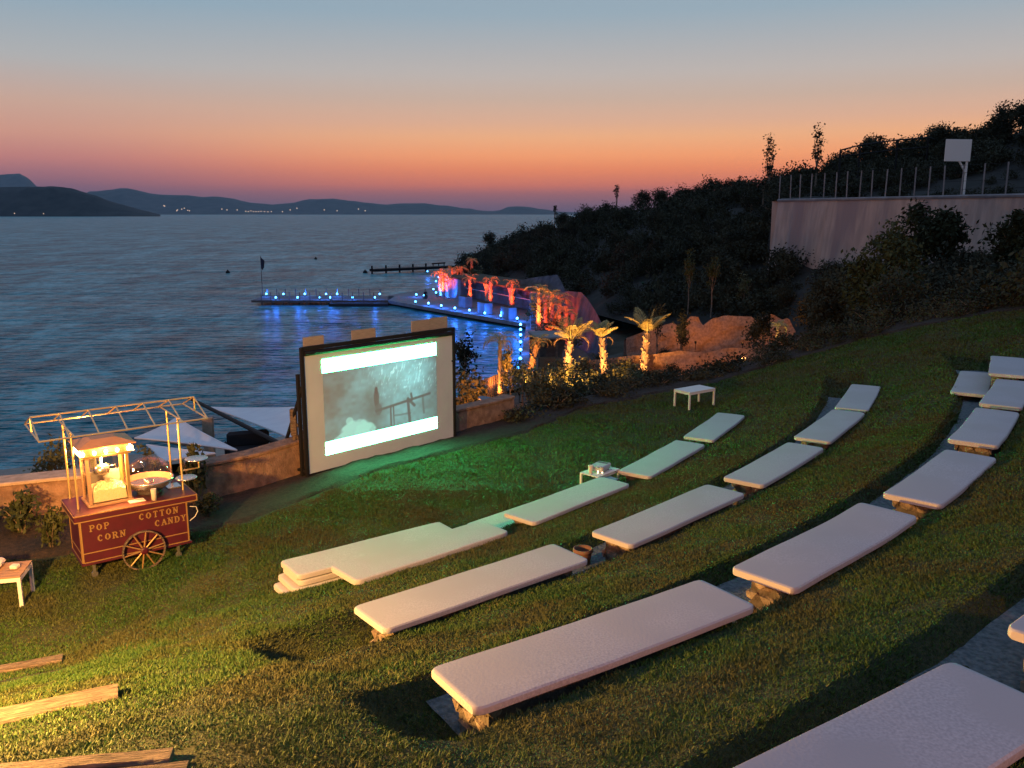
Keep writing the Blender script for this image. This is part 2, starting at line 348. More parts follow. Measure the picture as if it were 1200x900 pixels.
# ---- lawn: concentric seat terraces round one centre
CX, CY = -17.6, 30.6
ROW = [(25.2, .44), (28.0, 1.10), (30.72, 1.85), (33.3, 2.55)]
LP = [(-22, -9), (-22, 9.6), (-14, 11.9), (-8.6, 13.75), (-5.6, 14.8), (-4.1, 16.2), (-1.45, 19.05), (.2, 21.1), (3.9, 25.0), (7, 27.1), (10.5, 27.0), (14.5, 25.8), (22, 22), (29, 16), (29, -9)]
def lawn_z(x, y, rough=True):
    x = np.asarray(x, float); y = np.asarray(y, float)
    r = np.hypot(x - CX, y - CY); th = np.degrees(np.arctan2(y - CY, x - CX))
    rr = [0, 24.5]; zz = [0, 0]
    wr = [0, 24.6]; wz = [0, 0]
    for k, (rk, top) in enumerate(ROW):
        fl = top - .47
        if k: wr += [rk - .84, rk - .66, rk + .20]; wz += [fl + .15, fl, fl]
        wr += [rk + .28, rk + .38]; wz += [top - .10, top - .08]
    wr += [36, 60]; wz += [3.25, 8]
    rs = [0, 24.3, 25.75, 27.75, 30.1, 33.3, 36, 60]; zs = [0, 0, .32, .94, 1.68, 2.4, 3.2, 8]
    a = np.interp(r, wr, wz); s_ = np.interp(r, rs, zs)
    w = sm(th, -57.0, -56.1) * (1 - sm(th, -19.5, -17.5))
    z = s_ * (1 - w) + a * w
    z = z - .12 * (1 - sm(x, -5.2, -3.0)) * (1 - sm(r, 25, 27))
    z = z - np.clip(y - 24, 0, 9) * .0
    if rough:
        z = z + vnoise(x, y, .8, 1) * .05 + vnoise(x, y, 2.2, 2) * .022 + vnoise(x, y, 6, 3) * .008
    return z
def thpx(px, py, z): q = up(px, py, z); return math.degrees(math.atan2(q.y - CY, q.x - CX))
THG = [0, thpx(410, 710, 1.1) + 1.0, thpx(499, 788, 1.85) + .3, thpx(1072, 792, 2.2)]
print('THG', THG)
def LZ(x, y): return float(lawn_z(x, y))
h = .09; gx = np.arange(-16, 29, h); gy = np.arange(-9, 27.6, h); X, Y = np.meshgrid(gx, gy); Z = lawn_z(X, Y)
nx = len(gx); ny = len(gy); idx = np.arange(nx * ny).reshape(ny, nx)
cxm = (X[:-1, :-1] + h / 2); cym = (Y[:-1, :-1] + h / 2); ins = inpoly(cxm, cym, LP)
F = np.stack([idx[:-1, :-1][ins], idx[:-1, 1:][ins], idx[1:, 1:][ins], idx[1:, :-1][ins]], 1)
link('lawn', mesh_np('lawn', np.stack([X.ravel(), Y.ravel(), Z.ravel()], 1), F, True), M['grass_ground'], kind='structure')
# gravel footwells in front of each row
for k, (rk, top) in enumerate(ROW):
    if k == 0: continue
    th = np.radians(np.arange(THG[k], (0, -22.6, -21.2, -20)[k], .25)); rr = np.linspace(rk - .68, rk + .02, 8); T, Q = np.meshgrid(th, rr)
    x = CX + Q * np.cos(T); y = CY + Q * np.sin(T); z = np.maximum(top - .47, lawn_z(x, y) - np.clip(Q - rk, 0, 1)) + .012 + vnoise(x, y, 9, 5) * .02 + vnoise(x, y, 2, 7) * .02
    n = len(th); F = [(j * n + i, j * n + i + 1, (j + 1) * n + i + 1, (j + 1) * n + i) for j in range(len(rr) - 1) for i in range(n - 1)]
    link('gravel_footwell', mesh_np('gravel_footwell', np.stack([x.ravel(), y.ravel(), z.ravel()], 1), F, True), M['gravel'], kind='structure')
# mulch bed along the wall
BED = [(-16, 10.3), (-10.5, 11.0), (-8.6, 11.7), (-7.0, 12.1), (-5.2, 13.1), (-4.3, 13.7), (-3.3, 15.2), (-2.2, 16.6), (-1.0, 17.9), (.4, 19.3), (1.7, 21.6), (4.6, 24.0), (7.4, 25.9), (10.6, 25.7), (14.2, 24.6), (21, 21), (27.5, 15.5)]
WLL = LP[2:13]
a = np.array([(-16, 11.3)] + WLL[0:] + [(28.6, 15.8)]); bq = np.array(BED)
def resamp(P, n):
    P = np.array(P, float); d = np.r_[0, np.cumsum(np.hypot(*np.diff(P, axis=0).T))]; s_ = np.linspace(0, d[-1], n)
    return np.stack([np.interp(s_, d, P[:, i]) for i in range(P.shape[1])], 1)
def bylen(P, Q):  # Q at matching fractions, by nearest point
    A = resamp(P, 260); B = resamp(Q, 900); return A, B[[int(np.argmin(((B - p) ** 2).sum(1))) for p in A]]
A, B = bylen(BED, a); V = []
for i in range(260):
    for j in range(16):
        f = j / 15; q = A[i] * (1 - f) + B[i] * f + np.array([vnoise(i * .5, j, 1, 3), vnoise(i * .5, j, 1, 4)]) * .16 * (1 - f)
        V.append((q[0], q[1], float(lawn_z(q[0], q[1])) + .035 - .07 * (j == 0) + abs(float(vnoise(q[0], q[1], 5, 8))) * .08))
F = [(i * 16 + j, (i + 1) * 16 + j, (i + 1) * 16 + j + 1, i * 16 + j + 1) for i in range(259) for j in range(15)]
link('mulch_bed', mesh_np('mulch_bed', V, F, True), M['mulch'], kind='structure')
# ground beyond the wall, falling to the beach
COL = [[(-22, 9.5, -.3), (-28, 18, -4), (-45, 32, -7.05), (-48, 36, -9)], [(-14, 11.8, -.3), (-19, 19, -3.5), (-33, 36, -7.0), (-35, 40, -9)],
       [(-8.6, 13.7, -.3), (-11.5, 20, -3.6), (-22, 38.3, -6.95), (-23, 43, -9)], [(-5.6, 14.75, -.3), (-8, 22, -3.4), (-14, 42, -7.0), (-15, 47, -9)],
       [(-4.1, 16.15, -.3), (-5.5, 25, -3.4), (-9, 48, -6.9), (-10, 54, -9)], [(-1.45, 19.0, -.3), (-2, 30, -3.3), (-3.5, 54, -6.8), (-4, 62, -9)],
       [(.2, 21.0, -.3), (.8, 36, -3.8), (1.2, 57, -6.5), (1.2, 66, -9)], [(3.9, 24.9, -.2), (5.5, 40, -3.7), (7.5, 60, -5.0), (9, 84, -6.3)],
       [(7, 27.0, -.1), (11, 42, -3.7), (16, 60, -3.6), (18, 76, -4.4)], [(10.5, 26.9, .3), (15, 38, -2.2), (21, 52, -2.5), (27, 66, -2)]]
for c in COL:                              # the ground drops at once behind the wall
    b, m_ = c[0], c[1]; f = .07; c.insert(1, (b[0] + (m_[0] - b[0]) * f, b[1] + (m_[1] - b[1]) * f, b[2] - .75))
def loft(cols, nu, nv, noise, seed):
    G = np.array(cols, float); m_, k_, _ = G.shape
    s_ = np.linspace(0, m_ - 1, nu); t_ = np.linspace(0, k_ - 1, nv)
    G2 = np.stack([np.stack([np.interp(s_, np.arange(m_), G[:, j, c]) for c in range(3)], 1) for j in range(k_)], 1)
    G3 = np.stack([np.stack([np.interp(t_, np.arange(k_), G2[i, :, c]) for c in range(3)], 1) for i in range(nu)], 0)
    e = np.minimum(1, np.arange(nv) / 3.0)
    G3[:, :, 2] += (vnoise(G3[:, :, 0], G3[:, :, 1], .25, seed) * noise + vnoise(G3[:, :, 0], G3[:, :, 1], .9, seed + 1) * noise * .35) * e[None, :]
    F = [(i * nv + j, (i + 1) * nv + j, (i + 1) * nv + j + 1, i * nv + j + 1) for i in range(nu - 1) for j in range(nv - 1)]
    return G3, F
G, F = loft(COL, 110, 70, .5, 11)
link('garden_ground', mesh_np('garden_ground', G.reshape(-1, 3), F, True), M['garden'], kind='structure')
# beach strip: pale sand at the water's edge
BS = [[(c[1][0] * .25 + c[2][0] * .75, c[1][1] * .25 + c[2][1] * .75, c[1][2] * .25 + c[2][2] * .75 + .35), (c[2][0], c[2][1], -6.75), (c[2][0] * 1.02, c[2][1] + 2.0, -7.06)] for c in [[q[0]] + q[2:] for q in COL[:7]]]
G, F = loft(BS, 80, 14, .15, 15)
link('beach', mesh_np('beach', G.reshape(-1, 3), F, True), M['sand'], kind='structure')
# ---- hillside
def zat(px, py, Yv): return at(px, py, Yv).z
PX = [520, 560, 600, 640, 680, 720, 760, 800, 850, 898, 914, 960, 1020, 1100, 1200, 1350, 1600, 2000]
FOOT = [(190, -7.6), (150, -7.4), (124, -6.3), (105, -5.5), (90, -5), (78, -4.5), (68, -4.0), (63, -3.8), (57, -3.6), (57, -3.3), (56, -3.2), (46, -2.4), (36, -.7), (30, .9), (24.5, 1.95), (20, 2.6), (15, 3.3), (10, 4)]
RID = [(196, 330), (190, 296), (183, 279), (175, 271), (163, 262), (153, 256), (145, 248), (138, 237), (128, 226), (120, 222), (118, 224), (112, 212), (108, 193), (100, 174), (92, 146), (88, 100), (80, 60), (60, 30)]
def wallpt(px):
    u = (px - 600) / FOC; s_ = (u * .981 * 70 - 21.3) / (8.1 + u * 19.6); return 21.3 + 8.1 * s_, 70 - 20 * s_
HC = []
for px, (fy, fz), (ry, rpy) in zip(PX, FOOT, RID):
    u = (px - 600) / FOC; rz_ = zat(px, rpy, ry); fr = at(px, 400, fy); xx = lambda Yv: u * (Yv * CP + 0.5)
    c = [(xx(fy), fy, fz)]
    if px < 905:
        for f, g in ((.30, .34), (.34, .385), (.6, .68)): yy = fy + (ry - fy) * f; c.append((xx(yy), yy, fz + (rz_ - fz) * g))
    else:
        wx, wy = wallpt(px); c += [(wx, wy - .4, 1.2 + .0 * wy), (wx, wy + .5, 5.7), (xx(wy + 17), wy + 17, 6.2)]
    c += [(xx(ry), ry, rz_), (xx(ry + 60), ry + 60, -9)]
    HC.append(c)
HG, F = loft(HC, 240, 110, .9, 21)
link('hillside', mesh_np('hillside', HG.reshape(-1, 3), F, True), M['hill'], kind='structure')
def on_hill(px, t):   # t 0 foot .. 4 ridge
    s_ = float(np.interp(px, PX, range(len(PX)))) / (len(PX) - 1) * 239; return Vector(HG[int(round(s_)), int(round(min(t, 5) / 5 * 109))])
# ---------------------------------------------------------------- retaining wall, court fence, backboard, cage
wpts = [wallpt(p) for p in (911, 960, 1030, 1110, 1200, 1330, 1600)]
mb = MB(); side = Vector((24.5, 78, 0))
top = 5.95
pl = [(side.x, side.y)] + wpts
P = resamp(pl, 90); V = []
for i, (x, y) in enumerate(P):
    d = P[min(i + 1, 89)] - P[max(i - 1, 0)]; n_ = np.array([d[1], -d[0]]) / np.hypot(*d)
    if n_[1] > 0: n_ = -n_
    for (o_, z_) in ((-.75, -.5), (-.4, 2.2), (0, top), (.5, top), (.5, -.5)):
        w = float(vnoise(i * .7, z_ * 3, 1, 4)) * .22 * (1 if z_ < top else .25); V.append((x - n_[0] * o_ * 1 + 0 if False else x + n_[0] * (-o_) * 1 + n_[0] * w, y + n_[1] * (-o_) + n_[1] * w, z_))
F = [(i * 5 + j, (i + 1) * 5 + j, (i + 1) * 5 + j + 1, i * 5 + j + 1) for i in range(89) for j in range(4)]
tw = thing('retaining_wall', 'tall pale rough retaining wall below the sports court on the hillside', 'wall', (0, 0, 0))
kid('wall_face', mesh_np('wall_face', V, F), M['retain'], tw)
mb = MB(); mb.path([(x, y, top + .06) for x, y in P], .12, 6); mb.build('coping', M['concrete'], tw)
tf = thing('court_fence', 'wire mesh fence with pale posts along the top of the retaining wall', 'fence')
pm = MB(); pm.path([(0, 0, 0), (0, 0, 2.0)], .045, 6); pme = None
for px in list(range(913, 1202, 1)):
    pass
fpx = [913, 926, 937, 950, 965, 979, 992, 1007, 1021, 1037, 1054, 1071, 1087.5, 1105, 1126, 1151, 1178, 1208, 1245, 1290, 1345]
pts = []
for i, px in enumerate(fpx):
    x, y = wallpt(px); y += .25; pts.append((x, y))
    if i == 0: o = pm.build('post', M['concrete'], tf, loc=(x, y, top)); pme = o.data
    else: kid('post', pme, None, tf, loc=(x, y, top), rot=(random.uniform(-.02, .02), random.uniform(-.02, .02), 0))
mw = MB()
for z_ in (top + .5, top + 1.0, top + 1.5, top + 1.95):
    for (a1, b1) in zip(pts[:-1], pts[1:]): mw.path([(*a1, z_), (*b1, z_)], .012, 3, False)
mw.build('wire', M['black'], tf, kind='stuff')
q = at(1130, 234, 58); tb = thing('basketball_backboard', 'white basketball backboard on a single arm post behind the court fence', 'backboard', (q.x, q.y, 5.6), R(8))
s_ = MB(); s_.box(-1.72, .12, -.03, .03, 2.75, 4.15, bev=.01); s_.build('board', M['white_metal'], tb)
s_ = MB(); s_.path([(0, .12, 0), (0, .12, 2.9)], .07, 8); s_.build('post', M['white_metal'], tb)
s_ = MB(); s_.bar((0, .12, 2.0), (-.6, .06, 2.78), .09); s_.bar((-.1, .08, 2.95), (-1.5, .08, 2.95), .07); s_.build('arm', M['white_metal'], tb)
tcg = thing('court_cage', 'thin dark pipe frame standing tall at the far side of the court', 'frame')
c1, c2, c3, c4 = [at(*q) for q in ((985, 176, 82), (1052, 164, 88), (1088, 161, 92), (1008, 170, 84))]
for q in (c1, c4, c2, c3): s_ = MB(); s_.path([(q.x, q.y, 5), (q.x, q.y, q.z)], .09, 6); s_.build('post', M['black'], tcg)
s_ = MB(); s_.path([c1, c4, c2, c3, at(1098, 164, 95)], .07, 6); s_.path([at(985, 183, 82), at(1052, 175, 88), at(1088, 172, 92)], .05, 6); s_.build('rail', M['black'], tcg)
# ---------------------------------------------------------------- low garden walls round the lawn
def wallrun(name, label, pts, h, th, m, capm, steps=30, z0=-.6, follow=True):
    t = thing(name, label, 'wall'); P = resamp(pts, steps); V = []; V2 = []
    for i, (x, y) in enumerate(P):
        d = P[min(i + 1, steps - 1)] - P[max(i - 1, 0)]; n_ = np.array([-d[1], d[0]]) / np.hypot(*d)
        zt = h + (LZ(x, y) if follow else 0) * 1 + float(vnoise(i * .3, 0, 1, 6)) * .02
        w = float(vnoise(i * .8, 0, 1, 9)) * .03
        for o_, z_ in ((-.02, z0), (-.02 + w, zt * .5), (0, zt - .03), (.035, zt), (th - .035, zt), (th, zt - .03), (th, z0 - 1.5)): V.append((x + n_[0] * o_, y + n_[1] * o_, z_))
        for o_, z_ in ((-.035, zt + .004), (-.04, zt + .045), (-.02, zt + .06), (th + .02, zt + .06), (th + .04, zt + .045), (th + .035, zt + .004)): V2.append((x + n_[0] * o_, y + n_[1] * o_, z_))
    F = [(i * 7 + j, (i + 1) * 7 + j, (i + 1) * 7 + j + 1, i * 7 + j + 1) for i in range(steps - 1) for j in range(6)] 
    kid('wall_body', mesh_np('wall_body', V, F, False), m, t)
    for e in (0, steps - 1):
        b0 = [V[e * 7 + j] for j in range(7)]; mb_ = MB(); mb_.add(b0, [tuple(range(7))]); mb_.build('wall_end', m, t)
    F = [(i * 6 + j, (i + 1) * 6 + j, (i + 1) * 6 + (j + 1) % 6, i * 6 + (j + 1) % 6) for i in range(steps - 1) for j in range(6)]
    kid('coping', mesh_np('coping', V2, F, False), capm, t); return t
wallrun('garden_wall', 'low ochre stucco wall with pale coping behind the popcorn cart and shrubs', [(-22, 9.6), (-14, 11.9), (-8.6, 13.75), (-7.1, 14.25)], .62, .42, M['stucco'], M['stucco_cap'], 40)
wallrun('garden_wall', 'low brown stucco wall between the popcorn cart and the screen', [(-5.75, 14.5), (-4.9, 15.25), (-4.05, 16.25), (-3.6, 16.75)], .66, .3, M['stucco'], M['stucco'], 24)
wallrun('garden_wall', 'low dark stucco wall running right from behind the projection screen', [(-3.2, 17.2), (-1.45, 19.05), (-.6, 20.0), (.05, 20.75)], .5, .3, M['stucco'], M['stucco'], 24)
# ================================================================= SEAT PADS AND STONE BENCHES
def pad_mesh(L, Wd, T, seed, bend, wav=.006):
    # rounded slab following the row's curve; x along, y across, origin at bottom centre
    n = 28; prof = []
    hw = Wd / 2; r_ = .032
    for a in (-90, -50, -15): prof.append((-hw + r_ + math.sin(R(a)) * 0 - r_ * math.cos(R(a + 90)) * 0, 0))
    prof = [(-hw + .015, 0), (-hw, .010), (-hw - .002, T * .5), (-hw, T - .014), (-hw + .012, T - .002)]
    prof += [(-hw + .05, T), (-hw * .5, T + .001), (0, T + .002), (hw * .5, T + .001), (hw - .05, T), (hw - .012, T - .002), (hw, T - .014), (hw + .002, T * .5), (hw, .010), (hw - .015, 0)]
    k = len(prof); V = []; xs = [-L / 2, -L / 2 + .012, -L / 2 + .035, -L / 2 + .075] + list(np.linspace(-L / 2 + .16, L / 2 - .16, n)) + [L / 2 - .075, L / 2 - .035, L / 2 - .012, L / 2]
    for x in xs:
        e = (L / 2 - abs(x)); f = 1 - max(0, (.075 - e) / .075) ** 2.2 * .13
        zf = 1 - max(0, (.014 - e) / .014) ** 2 * .2
        for y, z in prof:
            wz = float(vnoise(x * 1.1 + seed, y * .8, 1, 3)) * wav * 2 + float(vnoise(x * 4 + seed, y * 4, 1, 4)) * wav * .35
            wy = float(vnoise(x * 1.5 + seed, 1.3, 1, 5)) * .02
            zz = T / 2 + (z - T / 2) * zf
            V.append((x, y * f + wy + bend * ((x * x) - L * L / 12), zz + wz * (1 if z > T * .3 else .7)))
    F = [(i * k + j, (i + 1) * k + j, (i + 1) * k + (j + 1) % k, i * k + (j + 1) % k) for i in range(len(xs) - 1) for j in range(k)]
    me = bpy.data.meshes.new('seat_pad'); b = len(xs) - 1
    me.from_pydata(V, [], F + [tuple(range(k)), tuple(b * k + j for j in range(k))[::-1]]); me.update()
    me.polygons.foreach_set('use_smooth', [True] * len(me.polygons)); me.validate(); shp = True
    import bmesh
    bm_ = bmesh.new(); bm_.from_mesh(me); bmesh.ops.recalc_face_normals(bm_, faces=bm_.faces); bm_.to_mesh(me); bm_.free(); me.set_sharp_from_angle(angle=R(38))
    return me
def stone_mesh(seed):
    import bmesh
    bm_ = bmesh.new(); bmesh.ops.create_icosphere(bm_, subdivisions=1, radius=.5)
    r_ = random.Random(seed)
    for v in bm_.verts:
        c = v.co; k = max(abs(c.x), abs(c.y), abs(c.z)); c *= (.5 / k) * .8 + .2; c *= r_.uniform(.90, 1.10)
    me = bpy.data.meshes.new('stone'); bm_.to_mesh(me); bm_.free(); me.materials.append(M['stone']); return me
STN = [stone_mesh(i) for i in range(6)]
PADS = []
def pad(key, corners, z, label, T=.068, Wd=.64, group='seat pads on the stone benches', bench=True, L=None, benchlabel=None, ext=0, tilt=0):
    q = [up(*c, z) for c in corners]; c_ = sum(q, Vector()) / 4; d = (q[3] + q[2] - q[0] - q[1]); ang = math.atan2(d.y, d.x)
    L = L or (d.length / 2)
    PADS.append((c_.x, c_.y, ang, L, Wd, z))
    o = link('seat_pad', pad_mesh(L, Wd, T, len(PADS) * 3.7, .007), M['pad'], None, (c_.x, c_.y, z - T), (tilt, 0, ang), label=label, category='seat pad', group=group)
    if not bench: return o
    bt = z - T - .004; t = thing('stone_bench', benchlabel, 'bench', (c_.x, c_.y, bt), ang, 'rubble stone benches under the seat pads')
    bl = L - .34; bw = Wd - .2; hgt = .55; bb = MB()
    n = 14
    for i in range(n):
        x0 = -bl / 2 + bl * i / n; x1 = x0 + bl / n; yy = .007 * (((x0 + x1) / 2) ** 2 - L * L / 12)
        bb.box(x0, x1 - .001, yy - bw / 2 + .02, yy + bw / 2 - .02, -hgt, -.002)
    bb.build('mortar_core', M['mortar'], t)
    r_ = random.Random(len(PADS))
    def st(x, y, zz, sx_, sy_, sz_, ro):
        kid('stone', r_.choice(STN), None, t, loc=(x, y, zz), rot=(r_.uniform(-.12, .12), r_.uniform(-.12, .12), ro + r_.uniform(-.1, .1))).scale = (sx_, sy_, sz_)
    for e in (-1, 1):                       # end faces
        yy = .007 * (L * L / 4 - L * L / 12); zz = -.012
        for row_ in range(4):
            hh = r_.uniform(.11, .16); y = -bw / 2
            while y < bw / 2 - .03:
                w = min(r_.uniform(.13, .24), bw / 2 - y + .03)
                st(e * (bl / 2 - .05), yy + y + w / 2, zz - hh / 2, .17, w * 1.06, hh * 1.05, 0); y += w
            zz -= hh
    for sd in (1, -1):
        x = -bl / 2 + .05
        while x < bl / 2 - .08:
            w = r_.uniform(.16, .30); zz = -.012; yy = .007 * ((x + w / 2) ** 2 - L * L / 12)
            if sd == 1 and len(KIDS.get(t.name, [])) < 70:
                for row_ in range(3):
                    hh = r_.uniform(.12, .17); st(x + w / 2, yy + sd * (bw / 2 - .035), zz - hh / 2, w * 1.05, .16, hh * 1.05, 0); zz -= hh
            x += w
    return o
Z1, Z2, Z3, Z4 = .50, 1.10, 1.85, 2.55
rn = {1: 'front row nearest the screen', 2: 'second row up from the screen', 3: 'third row up from the screen', 4: 'nearest row at the bottom right'}
bb_ = 'rubble stone bench, %s'
def P_(key, c, z, txt, **k): return pad(key, c, z, 'white seat pad, ' + txt, benchlabel=bb_ % txt, **k)
P_('1b', [(385, 665), (420, 679), (598, 620), (563, 611)], Z1, 'front row, overlapping the stack of pads', T=.085)
P_('1d', [(589, 604), (626, 609), (741, 564), (702, 561)], Z1, 'front row, with the laptop lying on its far end')
P_('1e', [(724, 553), (762, 557), (825.5, 520), (794, 516)], Z1, 'front row, just right of the projector table')
P_('1f', [(801, 513), (836, 514), (873, 486), (842, 484)], Z1, 'front row, farthest one near the white side table')
P_('2a', [(410, 710), (455, 740), (693, 656), (647, 636)], Z2, 'second row, leftmost, left of the clay bucket')
P_('2b', [(691, 621), (741, 640.5), (875, 579), (829, 567)], Z2, 'second row, beside the clay bucket on its left')
P_('2c', [(847, 560), (895, 568), (966, 524), (925, 519)], Z2, 'second row, middle one of five')
P_('2d', [(931, 512), (973, 517), (1012.5, 483), (977, 480)], Z2, 'second row, next to the farthest')
P_('2e', [(979, 477), (1016, 481), (1033, 453), (998, 450)], Z2, 'second row, farthest and smallest looking')
P_('3a', [(499, 788), (562, 827), (884, 711), (826, 677)], Z3, 'third row, big long one at its left end')
P_('3b', [(856, 666), (934, 691), (1078, 605), (1009, 589)], Z3, 'third row, second from its left end')
P_('3c', [(1036, 577), (1103, 593), (1168, 536), (1111, 527)], Z3, 'third row, third from its left end')
P_('3d', [(1113, 515), (1169, 522), (1193, 483), (1146, 477)], Z3, 'third row, fourth from its left end by the gravel strip')
P_('3e', [(1149, 472), (1197, 478), (1214, 448), (1166, 443)], Z3, 'third row, fifth from its left end')
P_('3f', [(1160, 435), (1202, 442), (1202, 419), (1160, 417)], Z3 + .1, 'third row, farthest at the right edge of the view')
pad('3g', [(1120, 459), (1151, 462.5), (1162, 438), (1128, 434)], Z3 - .28, 'white seat pad shifted downhill off its row onto the grass near the right edge', bench=False)
F_, B_ = up(1115, 773, Z4), up(850, 900, Z4); d_ = (F_ - B_).normalized(); nrm = Vector((d_.y, -d_.x, 0))
def pad_w(L0, L1, key, txt, F0=None):
    a_, b_ = F0 + d_ * L0, F0 + d_ * L1; m_ = (a_ + b_) / 2 + nrm * .33; ang = math.atan2(d_.y, d_.x)
    return m_, ang
# the back row is placed in metres along its own line
def inv(p):
    q = p - Vector((0, 0, EYE)); zc = q.y * CP - q.z * SP; yc = q.y * SP + q.z * CP; return (600 + FOC * q.x / zc, 450 - FOC * yc / zc)
def back(ctr_r, th0, z, txt, L=2.65):
    th1 = th0 + math.degrees(L / ctr_r); cs = []
    for rr, th in ((ctr_r - .32, th0), (ctr_r + .32, th0), (ctr_r + .32, th1), (ctr_r - .32, th1)):
        cs.append(inv(Vector((CX + rr * math.cos(R(th)), CY + rr * math.sin(R(th)), z))))
    P_('4', cs, z, txt)
thF = math.degrees(math.atan2(F_.y - CY, F_.x - CX))
P_('4', [inv(F_ - d_ * 2.85), inv(F_ - d_ * 2.85 + nrm * .65), inv(F_ + nrm * .65), inv(F_)], Z4, 'back row, big one cut off by the bottom edge of the view')
q_ = up(1165, 732, Z4); th2 = math.degrees(math.atan2(q_.y - CY, q_.x - CX))
back(33.36, th2 + .05, Z4, 'back row, only its left end showing at the right edge')
# loose pads: the stack, and one lying behind the front row
sc = [(324, 663), (358, 672), (545, 624), (513, 616)]
offs = [(0, 0, .0), (.03, .015, .012), (-.05, -.02, -.01), (-.13, -.04, .02)]
names = ['topmost', 'second from the top', 'third from the top', 'bottom']
for i, (ox, oy, oa) in enumerate(offs):
    z = .43 - .092 * i; q = [up(*c, .42) for c in sc]; c_ = sum(q, Vector()) / 4; d = q[3] + q[2] - q[0] - q[1]; ang = math.atan2(d.y, d.x)
    dx = math.cos(ang) * ox - math.sin(ang) * (oy + .06); dy = math.sin(ang) * ox + math.cos(ang) * (oy + .06)
    link('seat_pad', pad_mesh(2.5, .60, .082, 50 + i * 5, .007, .006), M['pad'], None, (c_.x + dx, c_.y + dy, z - .084 + .0), (0, 0, ang + oa),
         label='white seat pad, %s in the stack left of the front row' % names[i], category='seat pad', group='stacked seat pads')
PADS.append((c_.x, c_.y, ang, 2.6, .62, .3))
a_ = up(545, 614, .22); b_ = up(655, 576.5, .22); d = (b_ - a_); ang = math.atan2(d.y, d.x); nn = Vector((math.sin(ang), -math.cos(ang), 0)); c_ = (a_ + b_) / 2 + nn * .30
link('seat_pad', pad_mesh(d.length, .60, .09, 77, .007), M['pad'], None, (c_.x, c_.y, .13), (0, 0, ang), label='white seat pad lying low on the grass behind the front row, half hidden', category='seat pad', group='loose seat pads')
PADS.append((c_.x, c_.y, ang, d.length, .62, .3))
# timber steps at the left
def log(p0, p1, z, w, h, label, n):
    for _ in range(8): m_ = (up(*p0, z) + up(*p1, z)) / 2; z = LZ(m_.x, m_.y) + .055
    t = thing('timber_step', label, 'step', (0, 0, 0), group='timber steps at the left of the lawn'); a_, b_ = up(*p0, z), up(*p1, z)
    a_ = a_ + (a_ - b_).normalized() * 1.0
    d = (b_ - a_); ang = math.atan2(d.y, d.x); t.location = ((a_.x + b_.x) / 2, (a_.y + b_.y) / 2, z); t.rotation_euler = (0, 0, ang); L = d.length
    for i in range(n):
        mb_ = MB(); k = 16; y0 = -w / 2 + w / n * i; y1 = y0 + w / n - .012
        xs = np.linspace(-L / 2, L / 2 - (.12 * i if n > 1 else 0), k); P = []
        for x in xs:
            j_ = lambda a: float(vnoise(x * 3 + i * 9, a, 1, 12)) * .035
            P.append([(x, y0 + j_(1), -h), (x, y0 + j_(2), -.02), (x, y0 + .02 + j_(2), j_(3) * .6), (x, y1 - .02 + j_(4), j_(5) * .6), (x, y1 + j_(4), -.02), (x, y1 + j_(6), -h)])
        V = [q for p in P for q in p]; F = [(a * 6 + j, (a + 1) * 6 + j, (a + 1) * 6 + (j + 1) % 6, a * 6 + (j + 1) % 6) for a in range(k - 1) for j in range(6)]
        mb_.add(V, F + [tuple(range(6))[::-1], tuple((k - 1) * 6 + j for j in range(6))]); mb_.build('timber', M['timber'], t)
LOGS = []
for a_, b_, z, w, hh, lb, n in (((0, 782), (73, 769), .34, .17, .2, 'pale timber step edge, uppermost of the three at the left edge', 1),
                           ((0, 837), (138, 808), .97, .27, .3, 'weathered cracked timber step, middle of the three at the left edge', 1),
                           ((112, 899), (222, 888), 1.72, .34, .3, 'thick timber step at the bottom left corner, made of two beams', 2)):
    log(a_, b_, z, w, hh, lb, n); LOGS.append((up(*a_, z), up(*b_, z), w))
